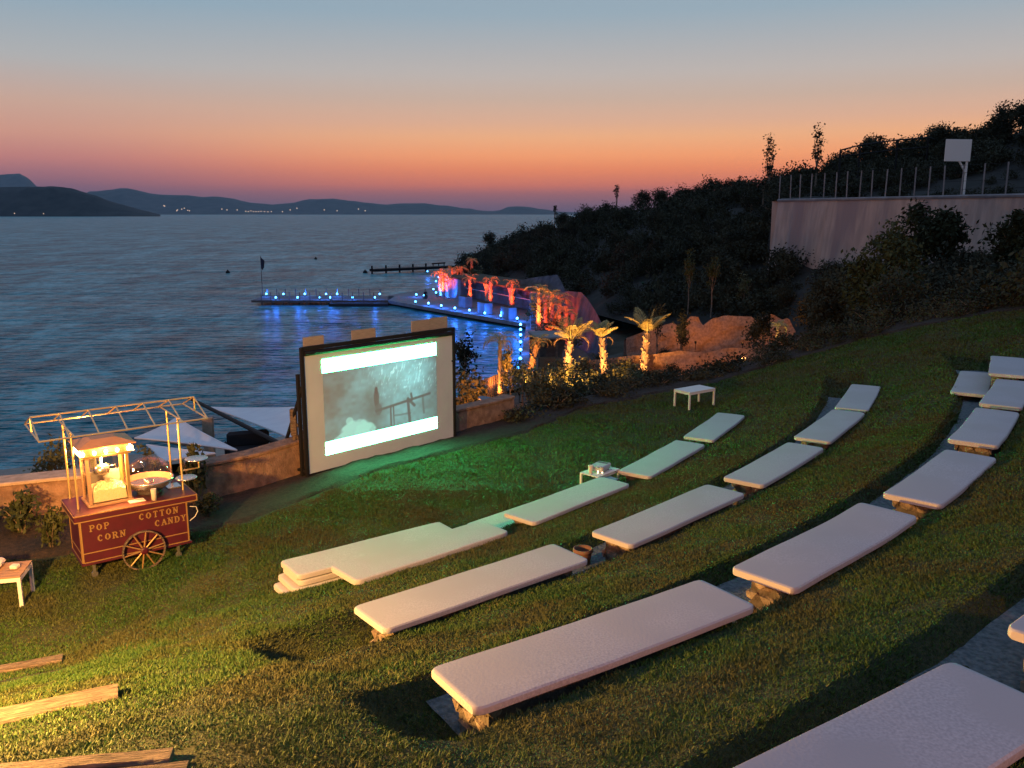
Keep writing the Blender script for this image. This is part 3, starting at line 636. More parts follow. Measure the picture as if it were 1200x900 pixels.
# ================================================================= PROJECTION SCREEN
A0, B0 = Vector((-3.93, 15.9, 0)), Vector((-1.33, 18.73, 0)); dA = (B0 - A0); SL = dA.length; sa = math.atan2(dA.y, dA.x)
ts = thing('projection_screen', 'large white outdoor projection screen in a black frame showing a film in teal tones', 'screen', (A0.x, A0.y, .0), sa)
def sbox(n, m_, *b, bev=0, parent=ts): mb_ = MB(); mb_.box(*b, bev=bev); return mb_.build(n, m_, parent)
sbox('fabric', M['screen'], 0, SL, -.004, .004, .04, 2.36)
def picture():
    nu, nv = 230, 150; u, v = np.meshgrid(np.linspace(0, 1, nu), np.linspace(0, 1, nv)); x, y = u, v
    k = np.array([.34, .64, .67]); col = np.ones((nv, nu, 3)) * k
    lum = .62 + vnoise(x, y, 3, 1) * .5 + vnoise(x, y, 9, 2) * .22 + vnoise(x * 1.2, y, 28, 3) * .18
    glow = np.exp(-((x - .58) ** 2 / .16 + (y - .72) ** 2 / .10)) * .55
    edge = 1 - .28 * sm(np.abs(x - .5) * 2, .55, 1.0); col = col * (lum + glow)[..., None] * edge[..., None]
    col[..., 0] += .10 * glow; col[..., 1] += .05 * glow
    rain = sm(vnoise(x * 130 - y * 30, y * 26, 1, 5), .2, .48) * sm(x, .2, .6) * sm(y, .35, .7); col += rain[..., None] * np.array([.30, .32, .30])
    hz = sm(.55 - y, 0, .5)[..., None]; col = col * (1 - .25 * hz) + np.array([.35, .62, .55]) * .25 * hz
    dark = np.exp(-(((x - .42) / .10) ** 2 + ((y - .38) / .26) ** 2)) * .35; col *= (1 - dark)[..., None]
    def blob(cx_, cy_, rx, ry, c, a=1.0, soft=.25):
        d_ = ((x - cx_) / rx) ** 2 + ((y - cy_) / ry) ** 2 + vnoise(x, y, 30, 8) * .5; w = (1 - sm(d_, 1 - soft, 1 + soft))[..., None] * a
        col[:] = col * (1 - w) + np.array(c) * w
    blob(.25, .20, .13, .10, (.52, .85, .78), .85); blob(.33, .17, .09, .09, (.50, .84, .76), .8); blob(.13, .12, .07, .06, (.48, .80, .74), .8); blob(.20, .31, .03, .04, (.5, .82, .75), .7)
    blob(.435, .49, .022, .11, (.10, .18, .20), .9); blob(.435, .58, .014, .04, (.09, .15, .18), .9); blob(.45, .37, .035, .06, (.16, .26, .28), .8)
    blob(.40, .90, .02, .03, (.2, .33, .36), .6)
    def seg(x0, y0, x1, y1, w, c=(.11, .22, .24), a=.9):
        dx, dy = x1 - x0, (y1 - y0); t_ = np.clip(((x - x0) * dx + (y - y0) * dy) / (dx * dx + dy * dy), 0, 1)
        d_ = np.hypot(x - x0 - t_ * dx, (y - y0 - t_ * dy) * .72); q = (1 - sm(d_, w * .7, w * 1.2))[..., None] * a; col[:] = col * (1 - q) + np.array(c) * q
    seg(.43, .355, .93, .43, .011); seg(.56, .37, .56, .12, .008); seg(.585, .37, .588, .12, .006); seg(.72, .40, .735, .13, .013); seg(.86, .42, .87, .22, .010, a=.6)
    seg(.72, .42, .78, .33, .013); seg(.75, .47, .76, .40, .010); seg(.60, .26, .74, .25, .008, a=.5)
    col = np.clip(col, 0, 1.2)
    barT = v > .865 + (.0 * u); barB = v < .135 + .02 * u * 0
    col[barT] = (2.4, 13.6, 6.8); col[barB] = (1.7, 5.4, 3.4)
    V = np.stack([(.1025 + u * (.8726 - .1025)) * SL, np.full_like(u, -.008), .33 + v * 1.91], -1).reshape(-1, 3)
    i_ = np.arange(nu * nv).reshape(nv, nu); F = np.stack([i_[:-1, :-1], i_[:-1, 1:], i_[1:, 1:], i_[1:, :-1]], -1).reshape(-1, 4)
    me = mesh_np('film_picture', V, F); at_ = me.color_attributes.new('film', 'FLOAT_COLOR', 'POINT')
    at_.data.foreach_set('color', np.concatenate([np.clip(col, 0, 16) ** 2.0, np.ones((nv, nu, 1))], -1).astype(np.float32).ravel()); return me
m = bpy.data.materials.new('film_picture'); m.use_nodes = True; t = m.node_tree; p = t.nodes['Principled BSDF']; p.inputs['Base Color'].default_value = (.22, .24, .24, 1); p.inputs['Roughness'].default_value = .9
a_ = N(t, 'ShaderNodeAttribute'); a_.attribute_name = 'film'; t.links.new(a_.outputs['Color'], p.inputs['Emission Color']); p.inputs['Emission Strength'].default_value = .95
kid('film_picture', picture(), m, ts)
sbox('frame_bar', M['black'], -.06, SL + .06, -.03, .03, 2.46, 2.53)
s_ = MB(); s_.path([(0, -.01, 2.40), (SL + .02, -.01, 2.40)], .05, 10); s_.build('roller', M['black'], ts)
sbox('frame_post', M['black'], -.08, -.02, -.03, .03, 0, 2.52); sbox('frame_post', M['black'], SL + .02, SL + .07, -.03, .03, 0, 2.52)
sbox('frame_post', M['black'], -.10, -.04, .10, .16, 0, 2.0)
sbox('bottom_bar', M['black'], 0, SL, -.02, .02, .0, .035)
s_ = MB(); s_.bar((-.05, .03, .1), (-.05, 1.0, .02), .05); s_.bar((-.05, .0, 1.8), (-.05, 1.0, .02), .05); s_.build('stay', M['black'], ts)
s_ = MB(); s_.bar((SL, .03, .1), (SL, 1.0, .02), .05); s_.bar((SL, .0, 1.8), (SL, 1.0, .02), .05); s_.build('stay', M['black'], ts)
for x0, x1, z1 in ((.04, .50, 2.70), (1.17, 1.76, 2.72)): sbox('board', M['board'], x0, x1, .05, .075, 2.2, z1)
sbox('board', M['board'], 2.73, 3.24, .05, .075, 2.2, 2.765); sbox('board', M['board'], 3.25, 3.76, .052, .077, 2.2, 2.78)
tp = thing('wooden_post', 'short wooden post with lashings just left of the projection screen', 'post', (-4.25, 16.15, 0))
s_ = MB(); s_.path([(0, 0, -.3), (0, 0, 1.25)], .045, 7); s_.build('pole', M['timber'], tp); s_ = MB(); s_.box(-.06, .06, -.06, .06, .75, 1.28, bev=.01); s_.build('post_head', M['timber'], tp)
s_ = MB(); s_.bar((.02, 0, .9), (.16, -.05, .35), .03); s_.bar((-.03, 0, 1.1), (.2, -.05, .8), .03); s_.build('brace', M['timber'], tp)
# ================================================================= POPCORN CART
ca = R(37); cart = thing('popcorn_cart', 'dark red popcorn and cotton candy cart with gold lettering and open canopy frame', 'cart', (-6.05, 11.31, -.12), ca)
def cb(n, m_, *b, bev=0, **k): mb_ = MB(); mb_.box(*b, bev=bev); return mb_.build(n, m_, cart, **k)
BX, BY = 1.47, .74
cb('cabinet', M['red_paint'], 0, BX, 0, BY, .26, .905, bev=.008)
cb('counter', M['red_paint'], -.07, 1.60, -.08, .86, .905, 1.0, bev=.012)
g = MB()
for x0, x1, y0, y1 in ((-.075, 1.605, -.086, -.078), (-.075, 1.605, .858, .866)): 
    for z0 in (.898, .985): g.box(x0, x1, y0, y1, z0, z0 + .015)
for x0, x1 in ((-.078, -.07), (1.60, 1.608)):
    for z0 in (.898, .985): g.box(x0, x1, -.08, .86, z0, z0 + .015)
g.box(1.588, 1.604, -.0875, -.0855, .913, .985); g.build('counter_trim', M['gold'], cart)
g = MB()
for x in (.0, BX - .02): g.box(x, x + .02, -.010, -.001, .27, .90)
g.box(.02, BX - .02, -.008, -.001, .40, .414); g.box(.02, BX - .02, -.008, -.001, .265, .279)
for y in (.0, BY - .02): g.box(-.010, -.001, y, y + .02, .27, .90)
g.box(-.008, -.001, .02, BY - .02, .40, .414); g.box(-.008, -.001, .02, BY - .02, .265, .279); g.build('panel_trim', M['gold'], cart)
cb('plinth', M['red_paint'], -.02, BX + .03, -.02, BY + .02, .23, .262, bev=.005)
# letters: serif strokes built as thin gold bars
GL = {'P': ([(.1, 0, .1, 1, 1), (.1, 1, .5, 1, .6), (.5, 1, .68, .86, .8), (.68, .86, .68, .64, 1), (.68, .64, .5, .5, .8), (.5, .5, .1, .5, .6)], [(.1, 0), (.1, 1)], .78),
      'O': ([(.4, 1, .12, .8, .7), (.12, .8, .05, .5, 1.2), (.05, .5, .12, .2, 1.2), (.12, .2, .4, 0, .7), (.4, 0, .7, .2, .7), (.7, .2, .78, .5, 1.2), (.78, .5, .7, .8, 1.2), (.7, .8, .4, 1, .7)], [], .95),
      'C': ([(.7, .82, .42, 1, .7), (.42, 1, .14, .8, .8), (.14, .8, .06, .5, 1.2), (.06, .5, .14, .2, 1.2), (.14, .2, .42, 0, .8), (.42, 0, .72, .18, .7), (.7, .98, .7, .7, .5)], [], .9),
      'R': ([(.1, 0, .1, 1, 1), (.1, 1, .5, 1, .6), (.5, 1, .66, .86, .8), (.66, .86, .66, .66, 1), (.66, .66, .5, .52, .8), (.5, .52, .1, .52, .6), (.42, .5, .76, 0, 1)], [(.1, 0), (.1, 1), (.76, 0)], .92),
      'N': ([(.1, 0, .1, 1, .7), (.1, 1, .74, 0, 1.1), (.74, 0, .74, 1, .7)], [(.1, 0), (.08, 1), (.74, 1)], .95),
      'T': ([(.4, 0, .4, 1, 1), (.04, 1, .76, 1, .7), (.04, 1, .04, .8, .5), (.76, 1, .76, .8, .5)], [(.4, 0)], .86),
      'A': ([(.06, 0, .40, 1, .6), (.40, 1, .76, 0, 1.1), (.2, .36, .62, .36, .6)], [(.06, 0), (.76, 0)], .88),
      'D': ([(.1, 0, .1, 1, 1), (.1, 1, .45, 1, .6), (.45, 1, .72, .75, .9), (.72, .75, .74, .3, 1.2), (.74, .3, .5, 0, .9), (.5, 0, .1, 0, .6)], [(.1, 0), (.1, 1)], .9),
      'Y': ([(.4, 0, .4, .48, 1), (.4, .48, .08, 1, 1), (.4, .48, .72, 1, .6)], [(.4, 0), (.08, 1), (.72, 1)], .86)}
def word(w, x, z, hgt, gap, tilt, name='lettering'):
    g = MB(); W_ = .078 * hgt / .5
    for i, ch in enumerate(w):
        st, se, adv = GL[ch]
        for (x0, y0, x1, y1, ww) in st:
            g.bar((x + x0 * hgt * .85, -.006, z + y0 * hgt), (x + x1 * hgt * .85, -.006, z + y1 * hgt), .006, .020 * ww * hgt / .1)
        for (sx_, sy_) in se: g.box(x + sx_ * hgt * .85 - .2 * hgt, x + sx_ * hgt * .85 + .2 * hgt, -.0085, -.0035, z + sy_ * hgt - .05 * hgt, z + sy_ * hgt + .05 * hgt)
        x += adv * hgt * .85 + gap; z += tilt
    g.build(name, M['gold'], cart)
word('POP', .13, .72, .088, .030, 0); word('CORN', .22, .555, .088, .030, .0)
word('COTTON', .79, .745, .088, .028, 0); word('CANDY', 1.00, .60, .088, .026, 0)
# wheels
def wheel(x, y, rad):
    w = thing('tmp', '', '') if False else None
    g = MB(); n = 32
    for i in range(n): pass
    ring = [(rad * math.cos(2 * math.pi * i / n), rad * math.sin(2 * math.pi * i / n)) for i in range(n)]
    V = []; 
    for cx_, cz_ in ring:
        for k_, oy in ((1, -.016), (1, .016), (.93, .016), (.93, -.016)): V.append((x + cx_ * k_, y + oy, rad + cz_ * k_))
    F = [(i * 4 + j, ((i + 1) % n) * 4 + j, ((i + 1) % n) * 4 + (j + 1) % 4, i * 4 + (j + 1) % 4) for i in range(n) for j in range(4)]
    g.add(V, F); o = g.build('wheel', M['timber'], cart)
    for i in range(10):
        a_ = 2 * math.pi * (i + .25) / 10; s_ = MB(); s_.path([(x + .05 * math.cos(a_), y, rad + .05 * math.sin(a_)), (x + rad * .94 * math.cos(a_), y, rad + rad * .94 * math.sin(a_))], [.013, .009], 6)
        s_.build('spoke', M['gold'], o)
    s_ = MB(); s_.lathe([(.02, -.05), (.05, -.035), (.055, .03), (.03, .04)], 12, M=Matrix.Translation((x, y, rad)) @ Matrix.Rotation(R(90), 4, 'X')); s_.build('hub', M['red_paint'], o)
wheel(.80, -.075, .30); wheel(.80, BY + .075, .30)
s_ = MB(); s_.path([(.80, -.06, .30), (.80, BY + .06, .30)], .018, 8); s_.build('axle', M['black'], cart)
for x, y in ((.15, .1), (1.32, .1), (.15, .64), (1.32, .64)):
    s_ = MB(); s_.lathe([(.045, -.015), (.045, .015)], 12, M=Matrix.Translation((x, y, .045)) @ Matrix.Rotation(R(90), 4, 'X')); s_.box(x - .02, x + .02, y - .025, y + .025, .06, .235, bev=.004); s_.build('caster', M['steel'], cart)
# canopy frame
EX0, EX1, EY0, EY1, EZ, RZ_ = -.38, 1.86, -.02, 1.22, 2.115, 2.335; RY = .60
for x, y in ((.05, .25), (.05, .84), (1.50, .25), (1.50, .84)):
    s_ = MB(); s_.path([(x, y, .99), (x, y, EZ)], .016, 8); s_.build('canopy_post', M['brass'], cart)
def tb_(n, pts, r_=.012): s_ = MB(); [s_.path([a_, b_], r_, 6) for a_, b_ in zip(pts[:-1], pts[1:])]; return s_.build(n, M['brass'], cart)
tb_('ridge_tube', [(EX0, RY, RZ_), (EX1, RY, RZ_)], .014); tb_('eave_tube', [(EX0, EY0, EZ), (EX1, EY0, EZ)], .014); tb_('eave_tube', [(EX0, EY1, EZ), (EX1, EY1, EZ)], .014)
for i in range(7):
    x = EX0 + (EX1 - EX0) * i / 6; tb_('rafter', [(x, EY0, EZ), (x, RY, RZ_)]); tb_('rafter', [(x, RY, RZ_), (x, EY1, EZ)])
for x in (EX0, .055, 1.505, EX1): tb_('tie_tube', [(x, EY0, EZ), (x, EY1, EZ)])
for x in (EX0, EX1): tb_('king_post', [(x, RY, EZ), (x, RY, RZ_)], .013)
# shelf plates on the right
s_ = MB(); s_.path([(1.52, .25, 1.30), (1.68, .25, 1.30), (1.76, .25, 1.30), (1.76, .25, 1.42)], .012, 6); s_.path([(1.52, .25, 1.16), (1.66, .22, 1.16)], .012, 6); s_.build('plate_bracket', M['brass'], cart)
for x, y, z, r_ in ((1.74, .28, 1.425, .17), (1.55, .22, 1.17, .16)):
    s_ = MB(); s_.lathe([(r_ * .4, 0), (r_ * .9, .006), (r_, .018), (r_ * .98, .024), (r_ * .5, .010)], 24, (x, y, z)); s_.build('round_tray', M['steel'], cart, smooth=True)
s_ = MB(); s_.path([(1.51, .0, .80), (1.60, -.01, .78), (1.62, .0, .70), (1.58, .02, .62), (1.50, .02, .57)], .006, 5); s_.build('cable', M['white_metal'], cart)
CM = Matrix.Translation(cart.location) @ Matrix.Rotation(ca, 4, 'Z')
def on_cart(x, y, z=1.0): return CM @ Vector((x, y, z))
# popcorn machine
pc = thing('popcorn_machine', 'brass framed glass popcorn machine with glowing bulbs round its roof, full of popcorn', 'popcorn machine', on_cart(.19, .20), ca)
def pb(n, m_, *b, bev=0, parent=pc, **k): mb_ = MB(); mb_.box(*b, bev=bev); return mb_.build(n, m_, parent, **k)
w_, d2, H_ = .57, .46, .72
pb('base', M['wood'], -.02, w_ + .02, -.02, d2 + .02, 0, .035, bev=.004)
for x in (0, w_ - .045):
    for y in (0, d2 - .045): pb('corner_post', M['brass'] if x else M['wood'], x, x + .045, y, y + .045, .035, H_)
pb('glass_pane', M['glass'], .05, w_ - .05, .012, .016, .04, H_); pb('glass_pane', M['glass'], .05, w_ - .05, d2 - .016, d2 - .012, .04, H_)
pb('glass_pane', M['glass'], .012, .016, .05, d2 - .05, .04, H_); pb('glass_pane', M['glass'], w_ - .016, w_ - .012, .05, d2 - .05, .04, H_)
nn_ = 26; V = []; 
for i in range(nn_):
    for j in range(nn_):
        x = .045 + (w_ - .09) * i / (nn_ - 1); y = .03 + (d2 - .06) * j / (nn_ - 1); V.append((x, y, (.05 if i in (0, nn_ - 1) or j in (0, nn_ - 1) else .17 + .10 * math.sin(3.1 * x / w_) * math.sin(3.1 * y / d2) + .04 * random.random())))
F = [(i * nn_ + j, (i + 1) * nn_ + j, (i + 1) * nn_ + j + 1, i * nn_ + j + 1) for i in range(nn_ - 1) for j in range(nn_ - 1)]
pb('back_panel', M['whitewash'], .05, w_ - .05, d2 - .024, d2 - .018, .04, .40)  # pale panel added behind the popcorn to catch the lamp and brighten the box
kid('popcorn_heap', mesh_np('popcorn_heap', V, F), M['popcorn'], pc, kind='stuff')
s_ = MB(); s_.lathe([(.07, .40), (.105, .42), (.115, .46), (.11, .53), (.06, .545), (.02, .56), (.02, .72)], 20, (.24, .24, 0)); s_.path([(.34, .24, .5), (.42, .2, .52), (.44, .2, .47)], .01, 6); s_.build('kettle', M['steel'], pc, smooth=True)
pb('kettle_arm', M['steel'], .10, .18, .20, .26, .50, H_)
pb('roof_frame', M['brass'], -.03, w_ + .03, -.03, d2 + .03, H_, H_ + .035, bev=.004)
pb('bulb_ledge', M['brass'], -.075, w_ + .075, -.075, d2 + .075, H_ + .036, H_ + .05)
s_ = MB(); za, zb, zc = H_ + .05, H_ + .155, H_ + .24
rings = [(.0, za), (-.02, zb - .01), (-.10, zb), (-.10, zb + .012), (.12, zc)]
V = [(x, y, z) for o_, z in rings for x, y in ((o_, o_), (w_ - o_, o_), (w_ - o_, d2 - o_), (o_, d2 - o_))]
s_.add(V, [(i * 4 + j, i * 4 + (j + 1) % 4, (i + 1) * 4 + (j + 1) % 4, (i + 1) * 4 + j) for i in range(4) for j in range(4)] + [(16, 17, 18, 19)]); s_.build('roof', mat('amber_roof', (.5, .24, .10), .4, (.42, .2, .08), 9), pc)
sp = None
bl = [(-.05, y) for y in (.0, .15, .30, .44)] + [(w_ + .05, y) for y in (.0, .15, .30, .44)] + [(x, -.05) for x in (-.03, .12, .27, .42, .57)] + [(x, d2 + .05) for x in (0, .15, .30, .45, .58)]
for x, y in bl:
    if sp is None: s_ = MB(); s_.lathe([(.008, -.03), (.02, -.018), (.026, 0), (.02, .018), (.006, .026)], 10); o = s_.build('bulb', M['bulb'], pc, smooth=True, loc=(x, y, H_ + .082)); sp = o.data
    else: kid('bulb', sp, None, pc, loc=(x, y, H_ + .082))
WARM = (1.0, .50, .17)
for x, y in ((-.12, .22), (.28, -.14), (.28, d2 + .14), (w_ + .12, .22)): lamp('bulb_light', (x, y, H_ + .08), (1, .38, .09), 42, .03, pc)
lamp('cabinet_light', (.30, .22, .66), (1, .40, .09), 330.0, .05, pc)
# cotton candy machine
cc = thing('cotton_candy_machine', 'cotton candy machine with metal bowl under a clear plastic dome on the cart', 'candy machine', on_cart(1.06, .42), ca, scale=1.13)
s_ = MB(); s_.lathe([(.12, 0), (.16, .01), (.16, .04), (.20, .07), (.27, .12), (.31, .18), (.315, .20), (.30, .20), (.25, .13), (.1, .10)], 32); s_.build('bowl', M['steel'], cc, smooth=True)
s_ = MB(); s_.lathe([(.25, .135), (.29, .19), (.30, .202)], 32, cap=False); s_.build('bowl_lining', mat('candy_pink', (.6, .3, .22), .6), cc, smooth=True)
s_ = MB(); s_.lathe([(.298, .204)] + [(.30 * math.cos(a_), .205 + .30 * math.sin(a_)) for a_ in np.linspace(0, 1.5, 12)], 36, cap=False); s_.build('dome', M['dome'], cc, smooth=True)
s_ = MB(); s_.lathe([(.06, .10), (.06, .17), (.03, .19)], 16); s_.build('spinner_head', M['steel'], cc, smooth=True)
cu = on_cart(1.02, .02); s_ = MB(); s_.lathe([(.036, 0), (.04, .16), (.042, .165), (.030, .165), (.026, .15)], 16); o = s_.build('paper_cup', M['towel'], None, smooth=True, loc=cu); o['label'] = 'tall pale paper cup standing on the cart in front of the candy dome'; o['category'] = 'cup'
tr_ = on_cart(.80, .12); s_ = MB(); s_.box(-.11, .11, -.08, .08, 0, .012, bev=.004); o = s_.build('paper_sheet', M['towel'], None, loc=tr_, rot=(0, 0, ca)); o['label'] = 'small white paper pad lying on the cart beside the popcorn machine'; o['category'] = 'paper'
tr_ = on_cart(1.42, .5); s_ = MB(); s_.box(-.10, .10, -.12, .12, 0, .02, bev=.004); o = s_.build('serving_tray', M['steel'], None, loc=tr_, rot=(0, 0, ca)); o['label'] = 'small metal serving tray lying at the right end of the cart'; o['category'] = 'tray'
# ================================================================= SMALL FURNITURE
def slat_table(label, loc, rz, L, Wd, H, mtop, mleg, ns=7, name='side_table', group=None):
    t = thing(name, label, 'table', loc, rz, group); g = .008; w = (Wd - g * (ns - 1)) / ns; me = None
    for i in range(ns):
        y = -Wd / 2 + w / 2 + i * (w + g)
        if me is None: s_ = MB(); s_.box(-L / 2, L / 2, -w / 2, w / 2, 0, .02, bev=.003); me = s_.build('slat', mtop, t, loc=(0, y, H - .02)).data
        else: kid('slat', me, None, t, loc=(0, y, H - .02))
    s_ = MB(); c = .045
    s_.box(-L / 2, L / 2, -Wd / 2, -Wd / 2 + .03, H - .075, H - .022); s_.box(-L / 2, L / 2, Wd / 2 - .03, Wd / 2, H - .075, H - .022)
    s_.box(-L / 2, -L / 2 + .03, -Wd / 2 + .031, Wd / 2 - .031, H - .075, H - .022); s_.box(L / 2 - .03, L / 2, -Wd / 2 + .031, Wd / 2 - .031, H - .075, H - .022); s_.build('apron', mleg, t)
    for x in (-1, 1):
        for y in (-1, 1): s_ = MB(); s_.box(-c / 2, c / 2, -c / 2, c / 2, 0, H - .0225, bev=.003); s_.build('leg', mleg, t, loc=(x * (L / 2 - c / 2 - .001), y * (Wd / 2 - c / 2 - .001), 0))
    return t
slat_table('low slatted wooden table with a rolled towel on it at the left edge', (-7.0, 10.66, -.14), R(14), .95, .55, .46, M['wood'], M['white_metal'], 6, 'slatted_table')
s_ = MB(); s_.box(-.30, .20, -.17, .17, 0, .09, bev=.04); o = s_.build('folded_towel', M['towel'], None, smooth=True, loc=(-7.06, 10.76, .325), rot=(0, 0, R(14))); o['label'] = 'thick folded pale towel on the slatted table at the left edge'; o['category'] = 'towel'
s_ = MB(); s_.box(-.07, .03, -.05, .05, 0, .05, bev=.01); o = s_.build('ashtray', M['towel'], None, loc=(-6.66, 10.76, .325)); o['label'] = 'small pale dish near the right end of the slatted table'; o['category'] = 'dish'
slat_table('white metal side table standing alone at the far edge of the lawn', (4.82, 22.05, LZ(4.8, 22)), R(36), .98, .56, .47, M['white_metal'], M['white_metal'], 7)
# projector table
pt = thing('projector_table', 'small white slatted table with projector between the front seat pads', 'table', (*up(700, 553, .42).xy, 0), R(48))
# corners from the photo: 678..722 wide
tc_ = up(703, 551.5, .50); pt.location = (tc_.x, tc_.y, 0)
for i in range(5): s_ = MB(); s_.box(-.33, .33, -.20 + i * .082, -.128 + i * .082, .48, .50, bev=.003); s_.build('slat', M['white_metal'], pt)
for x in (-.31, .31):
    for y in (-.18, .18): s_ = MB(); s_.box(x - .018, x + .018, y - .018, y + .018, 0, .479); s_.build('leg', M['white_metal'], pt)
s_ = MB(); s_.box(-.29, .29, -.19, -.165, .44, .478); s_.box(-.29, .29, .165, .19, .44, .478); s_.build('apron', M['white_metal'], pt)
PM = Matrix.Translation(pt.location) @ Matrix.Rotation(R(48), 4, 'Z')
ang_p = math.atan2(17.3 - tc_.y, -2.6 - tc_.x)
pr = thing('projector', 'white and grey film projector standing on the small table, facing the screen', 'projector', PM @ Vector((.02, .0, .502)), ang_p)
s_ = MB(); s_.box(-.13, .13, -.17, .17, .02, .12, bev=.02); s_.build('housing', M['plastic_grey'], pr)
s_ = MB(); s_.lathe([(.045, 0), (.048, .04), (.03, .045)], 16, M=Matrix.Translation((.12, .05, .07)) @ Matrix.Rotation(R(90), 4, 'Y')); s_.build('lens_barrel', M['black'], pr)
s_ = MB(); s_.lathe([(.001, .047), (.030, .047), (.032, .044)], 16, M=Matrix.Translation((.12, .05, .07)) @ Matrix.Rotation(R(90), 4, 'Y')); s_.build('lens', emitm('projector_lens', (.8, .85, 1), 6), pr)
s_ = MB(); [s_.box(-.1, .1, y, y + .006, .121, .123) for y in (-.12, -.10, -.08, -.06)]; s_.build('vent', M['black'], pr)
for x in (-.09, .09): s_ = MB(); s_.lathe([(.015, 0), (.012, .02)], 8, (x, -.12, 0)); s_.build('foot', M['black'], pr)
tc2 = thing('paper_cup', 'tan paper cup standing at the left end of the projector table', 'cup', PM @ Vector((-.25, .02, .502)))
s_ = MB(); s_.lathe([(.033, 0), (.046, .14), (.048, .145), (.038, .145), (.03, .01)], 14); s_.build('cup_body', M['towel'], tc2, smooth=True); s_ = MB(); s_.lathe([(.034, .05), (.045, .11)], 14, cap=False); 
for k, (x, y) in enumerate(((-.17, -.08), (-.11, -.13))):
    j_ = thing('glass_jar', 'small clear glass jar in front of the projector, %s one' % ('left' if k == 0 else 'right'), 'jar', PM @ Vector((x, y, .502)))
    s_ = MB(); s_.lathe([(.03, 0), (.036, .02), (.036, .08), (.026, .095), (.026, .11)], 14, cap=False); s_.build('jar_body', M['glass'], j_, smooth=True); s_ = MB(); s_.lathe([(.028, .108), (.028, .122)], 14); s_.build('lid', M['steel'], j_)
    s_ = MB(); s_.lathe([(.012, .004), (.014, .05), (.003, .055)], 10); s_.build('tea_light', emitm('tea_light', (1, .75, .55), 2.5), j_)
lp = up(713, 562.5, .475); lt = thing('laptop', 'open dark laptop lying flat on the far end of a front row seat pad', 'laptop', (lp.x, lp.y, .470), R(40))
s_ = MB(); s_.box(-.17, .17, -.12, .12, 0, .016, bev=.004); s_.build('keyboard_base', M['black'], lt); s_ = MB(); s_.box(-.15, .15, -.10, .10, .017, .019); s_.build('display', mat('laptop_display', (.10, .20, .26), .25), lt)
s_ = MB(); s_.path([lp + Vector((.15, .12, 0)), lp + Vector((.28, .22, .01)), lp + Vector((.2, .42, 0)), Vector((tc_.x + .2, tc_.y + .1, .5))], .006, 5); o = s_.build('power_cable', M['black'], None); o['label'] = 'thin black cable running from the laptop to the projector table'; o['category'] = 'cable'
q = up(683, 655, .70); bk = thing('clay_bucket', 'round reddish clay bucket standing in the footwell beside a second row bench', 'bucket', (q.x, q.y, LZ(q.x, q.y) - .02))
s_ = MB(); s_.lathe([(.085, 0), (.12, .22), (.125, .245), (.108, .245), (.10, .20), (.06, .03)], 20); s_.build('bucket_body', M['terracotta'], bk, smooth=True)
s_ = MB(); s_.lathe([(.122, .20), (.130, .205), (.130, .225), (.124, .23)], 20, cap=False); s_.build('rim_band', M['terracotta'], bk, smooth=True)
# ================================================================= SHADE SAILS, BEAM, POST
def sail(label, pts, sag, hemc=None):
    t = thing('shade_sail', label, 'sail'); A_, B_, C_ = [Vector(p) for p in pts]; n = 18; V = []; ix = {}
    for i in range(n + 1):
        for j in range(n + 1 - i):
            a_, b_ = i / n, j / n; c_ = 1 - a_ - b_; inw = Vector((0, 0, 0)); cen = (A_ + B_ + C_) / 3
            p = A_ * a_ + B_ * b_ + C_ * c_; e = 4 * (a_ * b_ * (c_ < .001) + b_ * c_ * (a_ < .001) + a_ * c_ * (b_ < .001))
            pull = 4 * max(a_ * b_ * (1 - 3 * c_) if c_ < .333 else 0, b_ * c_ * (1 - 3 * a_) if a_ < .333 else 0, a_ * c_ * (1 - 3 * b_) if b_ < .333 else 0)
            p = p + (cen - p) * .09 * pull; p.z -= sag * 27 * a_ * b_ * c_; ix[i, j] = len(V); V.append(tuple(p))
    k = len(V); V += [(x, y, z - .02) for x, y, z in V]; F = []
    for i in range(n):
        for j in range(n - i):
            F.append((ix[i, j], ix[i + 1, j], ix[i, j + 1]))
            if i + j < n - 1: F.append((ix[i + 1, j], ix[i + 1, j + 1], ix[i, j + 1]))
    F += [tuple(q + k for q in f)[::-1] for f in F]; kid('canvas', mesh_np('canvas', V, F, True), M['sail'], t)
    for (a_, b_) in ((0, 1), (1, 2), (2, 0)):
        s_ = MB(); e_ = []
        for q in range(n + 1):
            i, j = (q, n - q) if (a_, b_) == (0, 1) else (0, q) if (a_, b_) == (1, 2) else (q, 0)
            e_.append(Vector(V[ix[i, j]]) + Vector((0, 0, -.01)))
        s_.path(e_, .025, 5); s_.build('hem', M['sail'], t)
    return t
sail('wide white shade sail sagging behind the popcorn cart', (at(158, 513, 23), at(207, 489, 27), at(277, 527, 19)), .25)
sail('lower white shade sail just showing under the wide one behind the cart', (at(172, 521, 21), at(252, 531, 18.5), at(190, 541, 18.2)), .05)
sail('pale shade sail stretched above the wall left of the screen', (at(246, 477, 30), at(352, 477, 26), at(362, 522, 18.2)), .1)
def beam(label, a_, b_, w, m_, name='beam', cat='beam'):
    t = thing(name, label, cat); s_ = MB(); s_.path([a_, b_], w, 8); s_.build('tube', m_, t); s_ = MB(); s_.path([b_, b_ + Vector((0, 0, -1.2))], w * .8, 8); s_.build('strut', m_, t); return t
beam('long dark sloping tube edging the shade sail behind the cart', at(221, 466, 30), at(328, 520, 18.6), .06, M['black'])
